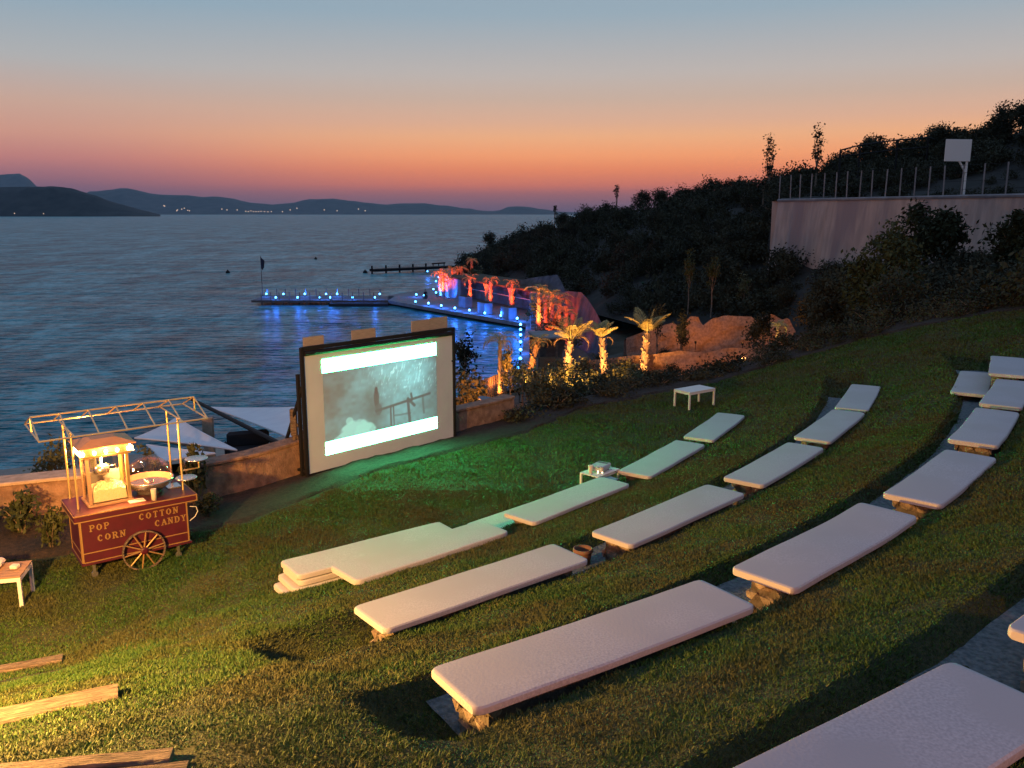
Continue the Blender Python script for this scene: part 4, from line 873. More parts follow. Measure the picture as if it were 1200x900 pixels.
q0, q1 = at(243, 489, 27), at(243, 512, 27); t = thing('cream_post', 'broad cream post holding the corner of the shade sail', 'post', (q0.x, q0.y, -7)); s_ = MB(); s_.box(-.17, .17, -.08, .08, 3.0, q0.z + 7, bev=.02); s_.build('post_body', M['stucco_cap'], t)
s_ = MB(); s_.path([at(206, 489, 27), at(212, 487, 27), at(204, 493, 27)], .05, 6); s_.build('sail_fitting', M['steel'], t)
t = thing('outdoor_sofa', 'dark covered lounge sofa in the shade below the sail left of the screen', 'sofa', (*at(291, 510, 24).xy, at(290, 537, 24).z), R(20), scale=.8)
s_ = MB(); s_.box(-.75, .75, -.4, .4, 0, .42, bev=.08); s_.build('seat', M['dark_cloth'], t); s_ = MB(); s_.box(-.75, .75, .25, .5, .35, .95, bev=.1); s_.build('backrest', M['dark_cloth'], t)
for x in (-.85, .75): s_ = MB(); s_.box(x, x + .12, -.4, .4, .0, .62, bev=.05); s_.build('armrest', M['dark_cloth'], t)
s_ = MB(); s_.lathe([(.03, 0), (.5, .02), (.5, .05), (.03, .055)], 28)
rt = thing('round_table', 'white round table tilted on pale legs beyond the wall right of the screen', 'table', (*at(575, 467, 29.5).xy, at(575, 470, 29.5).z), 0)
s_ = MB(); s_.lathe([(.46, .0), (.47, .018), (.46, .035)], 32, M=Matrix.Rotation(R(15), 4, 'Y')); s_.build('tabletop', M['whitewash'], rt)
for x, y in ((-.13, -.1), (.15, -.1), (.0, .2)): s_ = MB(); s_.path([(x, y, 0), (x * 1.2, y * 1.2, -.75)], .025, 6); s_.build('leg', M['white_metal'], rt)
# ================================================================= PIER, QUAY, POOLSIDE BUILDING
DZ = -6.35
BLUE = (.02, .16, 1.0)
bol = None
def bollard(x, y, z, label, grp, light=True, en=9):
    en = en * 11
    global bol
    if bol is None:
        bol = thing('bollard_light', label, 'lamp', (x, y, z), 0, grp)
        s_ = MB(); s_.lathe([(.05, 0), (.05, .22)], 8); s_.build('post', M['black'], bol)
        s_ = MB(); s_.lathe([(.03, .22), (.11, .26), (.13, .34), (.09, .43), (.02, .46)], 10); s_.build('lens', M['blue_lens'], bol, smooth=True)
        b = bol
    else: b = copy_tree(bol, None, (x, y, z), 0, label); b['group'] = grp
    if light: lamp('blue_light', (x, y, z + .62), BLUE, en, .09)
    return b
xL, xR = up(300, 350, DZ).x, up(458, 350, DZ).x; yN, yF = 113.5, 119.5
pier = thing('pier', 'long wooden bathing pier with posts and blue lights running out over the sea', 'pier', (0, 0, 0))
npl = 130; me = None
for i in range(npl):
    x = xL + (xR - xL) * (i + .5) / npl
    if me is None: s_ = MB(); s_.box(-.088, .088, 0, yF - yN, -.05, 0); me = s_.build('plank', M['deckwood'], pier, loc=(x, yN, DZ)).data
    else: kid('plank', me, None, pier, loc=(x, yN, DZ))
s_ = MB(); [s_.box(xL, xR, y, y + .15, DZ - .3, DZ - .052) for y in (yN + .1, (yN + yF) / 2, yF - .25)]; s_.build('joist', M['deckwood'], pier)
pl_ = None
for px in (306, 318, 331, 338, 352, 359, 375, 382, 400, 418, 436, 452):
    x = at(px, 350, yN).x
    for y in (yN + .25, yF - .4):
        if pl_ is None: s_ = MB(); s_.path([(0, 0, -1.6), (0, 0, 1.1)], .12, 8); pl_ = s_.build('pile', M['deckwood'], pier, loc=(x, y, DZ - 1.35)).data
        else: kid('pile', pl_, None, pier, loc=(x, y, DZ - 1.35))
ps_ = None
for k, px in enumerate((306, 317, 327, 339, 351, 363, 375, 388, 401, 413, 426, 438)):
    for (y, dx) in ((yN + .2, 0), (yF - .2, .9)):
        x = at(px, 345, y).x + dx
        if ps_ is None: s_ = MB(); s_.path([(0, 0, 0), (0, 0, 1.05)], .06, 6); ps_ = s_.build('rail_post', M['deckwood'], pier, loc=(x, y, DZ)).data
        else: kid('rail_post', ps_, None, pier, loc=(x, y, DZ))
s_ = MB(); s_.box(at(388, 350, yN).x, at(456, 350, yN).x, yN - 1.6, yN - .1, -7.15, -6.62, bev=.08); o = s_.build('floating_pontoon', M['dark_cloth'], None); o['label'] = 'low dark floating pontoon moored along the middle of the pier'; o['category'] = 'pontoon'
for px in (323, 348.5, 374.7, 387, 413, 439): bollard(at(px, 346, yN + .5).x, yN + .5, DZ, 'blue pier light, near side, %s' % {323: 'leftmost', 348.5: 'second from the sea end', 374.7: 'third, left of a close pair', 387: 'fourth, right of a close pair', 413: 'fifth from the sea end', 439: 'last before the wider deck'}[px], 'blue lights on the pier', True, 14)
for k, px in enumerate((312, 332, 357, 382, 395, 445)): bollard(at(px, 343, yF - .5).x, yF - .5, DZ, 'blue pier light, far side, %s' % ['at the flagpole', 'second from the flagpole', 'third from the flagpole', 'left of the pier middle', 'at the pier middle', 'at the landward end'][k], 'blue lights on the pier', k % 2 == 0, 12)
fp = thing('flagpole', 'thin flagpole with a furled flag at the sea end of the pier', 'flagpole', (at(308, 350, yF - .3).x, yF - .3, DZ))
s_ = MB(); s_.path([(0, 0, 0), (0, 0, 5.6)], [.05, .03], 6); s_.build('pole', M['black'], fp)
s_ = MB(); V = [(0.02, 0, 5.4), (.5, .1, 4.9), (.45, -.1, 4.0), (.15, .05, 3.6), (.02, 0, 3.9)]; s_.add(V + [(x, y + .03, z) for x, y, z in V], [(0, 1, 2, 3, 4), (9, 8, 7, 6, 5)] + [(i, (i + 1) % 5, 5 + (i + 1) % 5, 5 + i) for i in range(5)]); s_.build('flag', M['dark_cloth'], fp)
# quay: polygon deck from the pier root along the water to the near landing
def prism(name, poly, z0, z1, m_, parent=None, **k):
    s_ = MB(); n = len(poly); s_.add([(x, y, z0) for x, y in poly] + [(x, y, z1) for x, y in poly], [tuple(range(n))[::-1], tuple(range(n, 2 * n))] + [(i, (i + 1) % n, n + (i + 1) % n, n + i) for i in range(n)])
    return s_.build(name, m_, parent, **k)
w2 = lambda px, py: tuple(up(px, py, DZ).xy)
E0, E1, E2, E3 = w2(455, 352), w2(484, 357), w2(617, 379.5), w2(621, 384)
Q_ = [E0, E1, E2, w2(606, 446), w2(624, 446), w2(634, 384), w2(660, 376), w2(640, 362), w2(522, 340), w2(510, 337), w2(455, 346)]
qy = thing('quay', 'stone and timber quay along the water glowing blue under its edge lights', 'quay'); 
def orient(P): a_ = sum(P[i][0] * P[(i + 1) % len(P)][1] - P[(i + 1) % len(P)][0] * P[i][1] for i in range(len(P))); return P if a_ > 0 else P[::-1]
prism('deck', orient(Q_), -6.75, DZ, M['concrete'], qy); 
inn = [(x * .995 + .02, y + .8) for x, y in Q_]; prism('quay_base', orient(inn), -8.2, -6.752, M['black'], qy)
names_ = ['at the far corner of the quay', 'just behind the corner light', 'lower light at the pier root'] 
for k, (px, py) in enumerate(((488, 346), (497, 347), (487, 354.5))): q = up(px, py + 2, DZ); bollard(q.x, q.y, DZ, 'blue light ' + names_[k], 'blue lights on the quay', k == 0, 12)
qe = [(502, 357.2), (517, 360), (533, 363), (550, 365.5), (568, 369), (587, 372), (606, 375.5)]
for k, (px, py) in enumerate(qe): q = up(px, py + 1.6, DZ); bollard(q.x, q.y + .2, DZ, 'blue quay edge light, number %s along the wall from the pier' % ['one', 'two', 'three', 'four', 'five', 'six', 'seven'][k], 'blue lights on the quay', True, 22)
for k, (px, py) in enumerate(((610, 382), (610, 388), (610, 394.7), (610, 403), (610, 412.5), (609.7, 423), (607.5, 434.5))): q = up(px, py + 2, DZ); bollard(q.x, q.y, DZ, 'blue light in the row running towards the viewer, %s' % ['farthest', 'second farthest', 'third farthest', 'middle', 'third nearest', 'second nearest', 'nearest'][k], 'blue lights on the landing jetty', k % 2 == 0, 14)
# far jetty
j0, j1 = up(436, 318, -6.5), up(514, 314, -6.5); t = thing('far_jetty', 'thin dark jetty far out beyond the headland', 'jetty')
dq = (j1 - j0); s_ = MB(); s_.bar(j0 + Vector((0, 0, .2)), j1 + Vector((3, 1, .2)), 2.2, .5); s_.build('deck', M['black'], t)
for f in (.0, .2, .4, .6, .8): s_ = MB(); p_ = j0 + dq * f; s_.path([(p_.x, p_.y, -7.5), (p_.x, p_.y, -5.4)], .2, 6); s_.build('pile', M['black'], t)
s_ = MB(); a_ = at(506, 309, 196); b_ = at(522, 308, 196); s_.bar(a_, b_, .5, .3); [s_.path([(a_.x + (b_.x - a_.x) * f, 196, -7), (a_.x + (b_.x - a_.x) * f, 196, a_.z)], .12, 5) for f in (.1, .5, .9)]; s_.build('shelter', M['black'], t)
q = up(501, 320, DZ); bollard(q.x, q.y, DZ, 'single blue light near the far jetty beyond the palms', 'blue lights round the headland', True, 14)
for k, (px, py) in enumerate(((511, 332), (514, 327), (508, 341.5), (511, 345.5))): q = up(px, py, DZ); bollard(q.x, q.y, DZ, 'blue light beside the first red lit palms, %s' % ['upper middle', 'topmost', 'lower', 'lowest'][k], 'blue lights round the headland', k == 1, 12)
for k, (px, py, r_) in enumerate(((267, 320, .45), (370, 304, .4), (428, 320, .5))):
    q = up(px, py, -7); t = thing('buoy', 'dark round mooring buoy on the sea, %s' % ['left of the flagpole', 'middle one, farthest out', 'near the tip of the far jetty'][k], 'buoy', (q.x, q.y, -7), 0, 'mooring buoys')
    s_ = MB(); s_.lathe([(.1, -.3), (r_, -.05), (r_ * .9, .3), (r_ * .4, .55), (.08, .6)], 12); s_.build('float', M['black'], t, smooth=True); s_ = MB(); s_.lathe([(.06, .58), (.1, .66), (.05, .74)], 8); s_.build('ring', M['black'], t)
# person
q = up(498.5, 350, DZ); pn = thing('person', 'person in dark clothes sitting hunched at the root of the pier', 'person', (q.x, q.y, DZ), R(200))
def skin_body(name, pts, edges, rad, m_, parent):
    me = bpy.data.meshes.new(name); me.from_pydata(pts, edges, []); o = link(name, me, m_, parent)
    md = o.modifiers.new('skin', 'SKIN'); 
    if not me.skin_vertices: pass
    for v, r_ in zip(me.skin_vertices[0].data, rad): v.radius = (r_, r_)
    me.skin_vertices[0].data[0].use_root = True; s_ = o.modifiers.new('sub', 'SUBSURF'); s_.levels = 1; s_.render_levels = 1; KIDS.setdefault(parent.name, []).append(o); return o
bp = [(0, 0, .45), (0, .03, .62), (0, .08, .82), (0, .10, .96), (.17, .08, .90), (.22, .16, .66), (.16, .34, .56), (-.17, .08, .90), (-.22, .16, .66), (-.16, .34, .56), (.10, .05, .44), (.12, .45, .47), (.12, .46, .06), (.12, .60, .04), (-.10, .05, .44), (-.12, .45, .47), (-.12, .46, .06), (-.12, .60, .04)]
be = [(0, 1), (1, 2), (2, 3), (2, 4), (4, 5), (5, 6), (2, 7), (7, 8), (8, 9), (0, 10), (10, 11), (11, 12), (12, 13), (0, 14), (14, 15), (15, 16), (16, 17)]
try: skin_body('body', bp, be, [.15, .14, .15, .06, .065, .05, .035, .065, .05, .035, .09, .07, .045, .04, .09, .07, .045, .04], M['dark_cloth'], pn)
except Exception as e: print('skin', e)
s_ = MB(); s_.lathe([(.02, -.13), (.07, -.10), (.09, 0), (.085, .07), (.03, .125)], 12, (0, .14, 1.12)); s_.lathe([(.005, -.02), (.018, 0), (.005, .02)], 6, (0, .235, 1.11)); s_.build('head', M['skin'], pn, smooth=True)
s_ = MB(); s_.lathe([(.095, -.02), (.10, .05), (.06, .12), (.01, .14)], 12, (0, .12, 1.13)); s_.build('hair', M['black'], pn, smooth=True)
s_ = MB(); s_.box(q.x - .3, q.x + .3, q.y - .25, q.y + .2, DZ, DZ + .36, bev=.03); o = s_.build('wooden_crate', M['deckwood'], None); o['label'] = 'low wooden box the person sits on by the pier'; o['category'] = 'box'
# pool building wall with columns and planters
bl_ = thing('quay_building', 'long low whitewashed quayside building with lit columns and shaded bays between them', 'building')
a_, b_ = up(521, 346.5, DZ), up(634, 371, DZ); dW = (b_ - a_); Lw = dW.length; BM = Matrix.Translation((a_.x, a_.y, DZ)) @ Matrix.Rotation(math.atan2(dW.y, dW.x), 4, 'Z')
def lb(n, m_, *b, bev=0, M_=BM, parent=bl_): mb_ = MB(); mb_.box(*b, M=M_, bev=bev); return mb_.build(n, m_, parent)
lb('back_wall', M['whitewash'], 0, Lw, 2.2, 2.5, -.5, 2.6); lb('roof_slab', M['garden'], -.3, Lw + .3, -.2, 6, 2.62, 2.85, bev=.03)
lb('side_room', M['whitewash'], 0, Lw * .20, 0, 2.19, -.3, 2.6)
lb('door', M['concrete'], Lw * .07, Lw * .10, -.02, .0, 0, 2.2); lb('door', M['concrete'], Lw * .105, Lw * .135, -.02, .0, 0, 2.2)
COLS = []
for px in (560, 586.5, 612):
    f = (px - 521) / (634 - 521); f = f * f * .0 + f; X_ = BM.inverted() @ up(px, 348 + (px - 521) * .235, DZ); x_ = X_.x
    s_ = MB(); s_.lathe([(.42, 0), (.36, .3), (.36, 1.9), (.62, 2.6)], 4, (x_, .4, 0), M=BM); s_.build('column', M['stucco_cap'], bl_); cq = BM @ Vector((x_, -.7, .05)); COLS.append(cq)
lb('rail', M['white_metal'], Lw * .22, Lw, .5, .54, 1.5, 1.56)
for k, (px, py) in enumerate(((545.5, 360), (568.5, 368), (596, 374))):
    q = BM.inverted() @ up(px, py, DZ); t = thing('planter', 'square white planter box on the quay, %s of the three' % ['left', 'middle', 'right'][k], 'planter', tuple(BM @ q), math.atan2(dW.y, dW.x), 'white planters on the quay')
    s_ = MB(); s_.box(-1.0, 1.0, -.5, .5, 0, 1.35, bev=.05); s_.build('box', M['whitewash'], t); s_ = MB(); s_.box(-.9, .9, -.4, .4, 1.355, 1.40); s_.build('soil', M['mulch'], t)
for k, (f, dy) in enumerate(((.05, -1.2), (.16, -1.2))):
    q = BM @ Vector((Lw * f, dy, .05)); t = thing('wall_washer', 'blue spotlight washing the %s of the side room of the quay building' % ['left half', 'right half'][k], 'lamp', tuple(q), 0, 'blue wall washers')
    s_ = MB(); s_.box(-.12, .12, -.08, .08, 0, .14, bev=.02); s_.build('housing', M['black'], t); s_ = MB(); s_.box(-.09, .09, .0, .06, .145, .15); s_.build('lens', M['blue_lens'], t); lamp('wash_light', (q.x, q.y, q.z + .25), BLUE, 900, .08, None, 120, (q.x, q.y + 1.3, q.z + 1.2))
# rock slopes behind
def rockface(name, label, px_top, px_bot, Y0, Y1, m_, seed, th=2.0, cat='wall', ns=46, nz=9, gb=0):
    t = thing(name, label, cat); tp_ = resamp(px_top, ns); bt_ = resamp(px_bot, ns); V = []
    for i in range(ns):
        yy = Y0 + (Y1 - Y0) * i / (ns - 1)
        for j in range(nz):
            f = j / (nz - 1); a1 = at(*bt_[i], yy); b1 = at(*tp_[i], yy); p_ = a1.lerp(b1, f); w = float(vnoise(p_.x, p_.z, .7, seed)) * .8 + float(vnoise(p_.x, p_.z, 2.2, seed + 1)) * .35
            V.append((p_.x, p_.y + w + f * .5, p_.z - (.4 if j == 0 else 0)))
    k = len(V); V += [(V[i * nz + nz - 1][0], V[i * nz + nz - 1][1] + th, V[i * nz + nz - 1][2] - .3) for i in range(ns)] + [(V[i * nz][0], V[i * nz][1] + th + 1, V[i * nz][2] - 1) for i in range(ns)]
    F = [(i * nz + j, (i + 1) * nz + j, (i + 1) * nz + j + 1, i * nz + j + 1) for i in range(ns - 1) for j in range(nz - 1)]
    F += [(i * nz + nz - 1, (i + 1) * nz + nz - 1, k + i + 1, k + i) for i in range(ns - 1)] + [(k + i, k + i + 1, k + ns + i + 1, k + ns + i) for i in range(ns - 1)]
    kid('face', mesh_np('face', V, F, False), m_, t); return t
rockface('rock_wall', 'grey sprayed rock wall rising behind the quay building', [(606, 329), (630, 325), (653, 322), (658, 330), (664, 344), (668, 366)], [(606, 340), (625, 350), (640, 362), (650, 370), (660, 378), (668, 384)], 104, 88, M['rock'], 3)
rockface('rock_wall', 'brown rock wall stepping down behind the near palms', [(656, 344), (664, 341), (682, 343), (690, 352), (700, 368), (712, 392)], [(655, 380), (665, 392), (680, 402), (690, 408), (700, 412), (712, 414)], 80, 62, M['rock'], 6)
rockface('rock_wall', 'small red lit boulder slope below the brown rock wall', [(660, 412), (672, 407), (686, 413), (694, 424)], [(658, 428), (672, 430), (684, 432), (694, 434)], 52, 50, M['rock'], 9, 1.0)
up_top = [(735, 398), (760, 387), (790, 379), (796, 383), (811, 372), (820, 372), (826, 383), (838, 374), (855, 371), (883, 372), (892, 380), (900, 371), (908, 369), (920, 376), (928, 374), (934, 386), (940, 398)]
gw1 = rockface('earth_wall', 'wavy topped rammed earth retaining wall lit orange, upper one behind the palms', up_top, [(735, 420), (790, 418), (850, 415), (900, 410), (940, 403)], 57, 52, M['stucco'], 12, 1.0, ns=80)
gw2 = rockface('earth_wall', 'lower curving earth retaining wall lit orange behind the white side table', [(690, 424), (740, 418), (785, 415), (800, 413), (830, 416), (843, 413), (860, 409), (890, 410), (903, 414)], [(690, 446), (740, 448), (800, 448), (860, 440), (903, 428)], 47, 43, M['stucco'], 15, 1.0, ns=70)
# dark stair between palms
st_ = thing('garden_stair', 'stone stair climbing from the quay between the lit palms', 'stair'); a1 = up(641, 386, DZ)
for i in range(12): s_ = MB(); s_.box(a1.x - 1.6, a1.x + 1.9, a1.y + i * .55, a1.y + i * .55 + .56, -6.4 + (0), -6.2 + i * .26); s_.build('step', M['whitewash'], st_)
# pavilion
pv0 = at(641, 437, 57); pv = thing('beach_pavilion', 'small dark beach pavilion with flat pale roof below the palms', 'pavilion', (pv0.x, pv0.y, pv0.z), R(10))
s_ = MB(); s_.box(-1.0, 1.7, -1.5, 1.7, 2.5, 2.66, bev=.03); s_.build('roof', M['concrete'], pv)
for x in (-.85, 0.35, 1.55):
    for y in (-1.35, 1.55): s_ = MB(); s_.box(x - .06, x + .06, y - .06, y + .06, 0, 2.498); s_.build('post', M['timber'], pv)
s_ = MB(); s_.box(-.85, 1.55, 1.40, 1.46, 0, 2.45); s_.build('back_panel', M['deckwood'], pv); s_ = MB(); s_.box(-.6, 1.0, 0.2, 1.0, .0, .95, bev=.02); s_.build('counter', M['wood'], pv)
# wood screen fence
f0, f1 = at(563, 458, 42), at(584, 450, 44); fn = thing('wooden_fence', 'orange lit vertical board fence beyond the round table', 'fence', (f0.x, f0.y, f0.z - 1.0), math.atan2(f1.y - f0.y, f1.x - f0.x)); me = None
Lf = (f1 - f0).length + 1.2
for i in range(14):
    if me is None: s_ = MB(); s_.box(0, .14, -.02, .02, 0, 1.5, bev=.004); me = s_.build('board', M['wood'], fn, loc=(i * Lf / 14, 0, 0)).data
    else: kid('board', me, None, fn, loc=(i * Lf / 14, 0, random.uniform(-.03, .03)))
s_ = MB(); s_.box(-.05, Lf, .021, .06, .3, .38); s_.box(-.05, Lf, .021, .06, 1.2, 1.28); s_.build('rail', M['wood'], fn)
for k, (px, py, Yv) in enumerate(((598, 462, 40), (612, 463, 39))):
    q = at(px, py + 6, Yv); t = thing('fence_post', 'thin wooden post beside the %s lit palm trunk' % ['leftmost', 'small'][k], 'post', (q.x, q.y, q.z)); s_ = MB(); s_.path([(0, 0, -.3), (0, 0, 1.1)], .05, 6); s_.build('pole', M['wood'], t)
# ================================================================= PALMS
def frond_mesh(L, arch, nl, seed, lw=.03, ll=.36, wide=1.0):
    r_ = np.random.default_rng(seed); k = 10; pts = []
    for i in range(k):
        s_ = i / (k - 1); a_ = R(78) - arch * s_ ** 1.3
        if i == 0: pts.append(np.array([0, 0, 0.]))
        else: pts.append(pts[-1] + np.array([math.cos(a_), 0, math.sin(a_)]) * L / (k - 1))
    pts = np.array(pts); V = []; F = []
    for i in range(k):
        w = .022 * (1 - i / k) + .004; V += [pts[i] + (0, -w, 0), pts[i] + (0, w, 0), pts[i] + (0, 0, w)]
    for i in range(k - 1):
        for a_, b_ in ((0, 1), (1, 2), (2, 0)): F.append((i * 3 + a_, i * 3 + b_, (i + 1) * 3 + b_, (i + 1) * 3 + a_))
    for q in range(nl):
        s_ = .16 + .84 * q / (nl - 1); f = s_ * (k - 1); i = min(int(f), k - 2); p_ = pts[i] + (pts[i + 1] - pts[i]) * (f - i); d = pts[i + 1] - pts[i]; d /= np.linalg.norm(d)
        l_ = ll * L * (math.sin(math.pi * min(1, .12 + s_ * .88)) * .75 + .25)
        for sd in (-1, 1):
            out = np.array([0, sd, 0]) * wide + d * (.75 + .5 * s_) + np.array([0, 0, -.28 + r_.uniform(-.15, .15)]); out /= np.linalg.norm(out)
            tip = p_ + out * l_ + np.array([0, 0, -.12 * l_]); w = d * lw * L * .6; b0 = len(V); mid = p_ + out * l_ * .5
            V += [p_ - w * .4, mid - w * .7, tip, mid + w * .7]; F.append((b0, b0 + 1, b0 + 2, b0 + 3))
    return mesh_np('frond', V, F)
FRM = {('a', i): frond_mesh(1, R(120 + 20 * i), 26, i) for i in range(3)}
FRM.update({('u', i): frond_mesh(1, R(20 + 24 * i), 38, 10 + i, lw=.022, ll=.36, wide=.8) for i in range(3)})
FRM.update({('b', i): frond_mesh(1, R(35 + 18 * i), 16, 20 + i, lw=.10, ll=.42, wide=.8) for i in range(3)})
FRM.update({('d', i): frond_mesh(1, R(165 + 12 * i), 24, 30 + i, lw=.03, ll=.34, wide=.35) for i in range(2)})
for k_, me in FRM.items(): me.materials.append(M['palm_dry'] if k_[0] == 'd' else M['palm_leaf'])
PALMS = {}
def palm(label, base, ht, L, kind, nf=14, tr=.16, group=None, dry=2, lean=0, seed=0, lname='palm_tree', drymat=None):
    r_ = random.Random(seed * 7 + 3); t = thing(lname, label, 'palm', tuple(base), r_.uniform(0, 6) if seed > 4 else 0, group)
    s_ = MB(); n = 9; pts = [(lean * (i / (n - 1)) ** 2, 0, -.3 + (ht + .3) * i / (n - 1)) for i in range(n)]
    s_.path(pts, [tr * (1.15 - .35 * i / (n - 1)) for i in range(n)], 9)
    nb = int(ht / .16)                       # cut leaf stubs up the trunk
    for i in range(nb):
        z = .1 + (ht - .1) * i / nb; f = (z + .3) / (ht + .3); x0 = lean * f * f; a_ = i * 2.4; rr = tr * (1.15 - .35 * f) * .85
        for kk in range(2):
            a2 = a_ + kk * 3.14; c_, s2 = math.cos(a2), math.sin(a2); w = tr * .55
            p0 = Vector((x0 + c_ * rr, s2 * rr, z)); p1 = Vector((x0 + c_ * rr * (1.55 + r_.random() * .5), s2 * rr * (1.55 + r_.random() * .5), z + .16)); tn = Vector((-s2, c_, 0)) * w
            s_.add([p0 - tn, p0 + tn, p1 + tn * .6, p1 - tn * .6, p0 + Vector((0, 0, .12))], [(0, 1, 2, 3), (0, 3, 4), (1, 4, 2), (3, 2, 4)])
    s_.build('trunk', M['palm_bark'], t)
    for i in range(nf + dry):
        isd = i >= nf; kd = 'd' if isd else kind; az = i * 2.399 + r_.uniform(-.25, .25) if not isd else r_.uniform(-.4, .4) - t.rotation_euler.z + (i - nf) * 2.6; lay = i / max(1, nf - 1)
        tilt = {'a': R(-20 + 62 * lay), 'u': R(-12 + 34 * lay), 'b': R(-8 + 26 * lay), 'd': R(12)}[kd]
        o = kid('frond', FRM[kd, r_.randrange(2 if kd == 'd' else 3)], None, t, loc=(lean + math.cos(az) * tr * .4, math.sin(az) * tr * .4, ht - .05 - (.12 if isd else 0)))
        o.rotation_euler = Euler((r_.uniform(-.15, .15), tilt, az), 'XYZ'); o.scale = (L * r_.uniform(.8, 1.1) * (.9 if isd else 1),) * 3
        if isd: o['label'] = 'dry brown hanging frond'
    return t
sl_me = None
def uplight(loc, aim, col, en, label, spot=70, grp='garden uplights'):
    global sl_me
    if sl_me is None:
        t = thing('garden_spotlight', label, 'lamp', loc, 0, grp); s_ = MB(); s_.path([(0, 0, -.3), (0, 0, .08)], .02, 6); s_.build('stake', M['black'], t)
        s_ = MB(); s_.lathe([(.04, .06), (.06, .10), (.075, .22)], 12, cap=False); s_.build('housing', M['black'], t); s_ = MB(); s_.lathe([(.001, .15), (.062, .151)], 12, cap=False); s_.build('lens', M['amber_lens'], t); sl_me = t
    else: t = copy_tree(sl_me, None, loc, 0, label)
    l_ = lamp('uplight', Vector(loc) + Vector((0, 0, .27)), col, en, .05, None, spot, aim, .6)
    return t
OR = (1, .33, .06); AM = (1, .44, .11); RD = (1, .09, .02)
near = [  # px base, py base, Y, py crown, frond length, kind, label, light colour
    (619, 459, 46, 400, .95, 'a', 'lit palm with drooping crown, left of the near row above the round table', OR, 2.6, .17),
    (665, 441, 48, 399, 2.0, 'u', 'lit palm with feathery upright crown and a dead hanging frond, second of the near row', AM, 2.2, .20),
    (708, 449, 45, 396, 1.35, 'b', 'lit palm with broad bunched fronds and one bent frond, third of the near row', AM, 2.2, .17),
    (753, 454, 45, 390, 1.75, 'u', 'rightmost tall lit palm with tied upright fronds', AM, 2.6, .19)]
for k, (px, py, Y_, pc_, L, kd, lb_, col, en, tr) in enumerate(near):
    b_ = at(px, py, Y_); c_ = at(px, pc_, Y_); ht = c_.z - b_.z
    palm(lb_, b_, ht, L * .88, kd, (7 if kd == 'b' else 9) if kd != 'a' else 13, tr, None, (3, 2, 1, 0)[k], seed=k + 1, lean=(.55, .15, -.2, .15)[k])
    uplight((b_.x - .5, b_.y - 1.5, b_.z + .05), (b_.x, b_.y, b_.z + ht * 1.05), col, 1500 if k else 1300, 'small garden spotlight at the foot of the near row palm, %s' % ['first', 'second', 'third', 'fourth'][k], 100)
b_ = at(586, 468, 43); palm('slender dark palm with reddish drooping crown and an orange lit trunk foot', b_, at(584, 400, 43).z - b_.z, 1.1, 'a', 10, .10, None, 4, seed=9); uplight((b_.x - .4, b_.y - .7, b_.z), (b_.x, b_.y, b_.z + 1), OR, 500, 'small garden spotlight at the slender dark palm', 80)
far = [(516, 346, 119, 320, 'left one of the pair where the quay meets the pier'), (519.5, 345, 118, 321, 'right one of the pair where the quay meets the pier'), (551, 355, 108, 327, 'first in front of the quay building'), (575, 358, 104, 329, 'second in front of the quay building'), (600, 362, 99, 333, 'third in front of the quay building, with the widest crown'),
       (631, 387, 84, 342, 'tall one beside the garden stair'), (655, 391, 76, 352, 'right of the garden stair among red foliage'), (553, 334, 130, 306, 'small one high on the headland behind the building'), (530, 336, 135, 316, 'on the headland, left of the high one'), (541, 334, 133, 315, 'on the headland beside the high one'), (646, 380, 84, 346, 'half hidden just behind the stair')]
for k, (px, py, Y_, pc_, lb_) in enumerate(far):
    b_ = at(px, py, Y_); ht = at(px, pc_, Y_).z - b_.z; palm('red lit palm, ' + lb_, b_, ht, 1.4 if Y_ > 95 else 1.7, 'a', 9, .2, 'red lit palms along the quay', 1, seed=20 + k)
    uplight((b_.x - .3, b_.y - 1.8, b_.z + .05), (b_.x, b_.y, b_.z + ht * 1.0), RD if k not in (5,) else OR, (2600 if k < 6 else 1300) if k < 7 else 800, 'spotlight under the palm, ' + lb_, 100)
# ================================================================= OTHER VEGETATION
def shrub_proto(name, label, rad, n, cl, spread, size, m_, trunk=.3, grp=None, cat='shrub', loc=(0, 0, 0), hollow=.4):
    t = thing(name, label, cat, loc, random.uniform(0, 6), grp); V, F = cloud(n, rad, cl, spread, size, hollow=hollow); V[:, 2] += rad[2] * .75 + trunk; V[:, 2] = np.maximum(V[:, 2], .03)
    kid('foliage', mesh_np('foliage', V, F), m_, t); s_ = MB()
    for i in range(5): a_ = i * 1.25; s_.path([(0, 0, -.2), (math.cos(a_) * rad[0] * .2, math.sin(a_) * rad[1] * .2, trunk + rad[2] * .5), (math.cos(a_) * rad[0] * .6, math.sin(a_) * rad[1] * .6, trunk + rad[2] * 1.1)], [.03 * rad[0] + .01, .02 * rad[0] + .006, .005], 5)
    s_.build('stem', M['bark'], t); return t
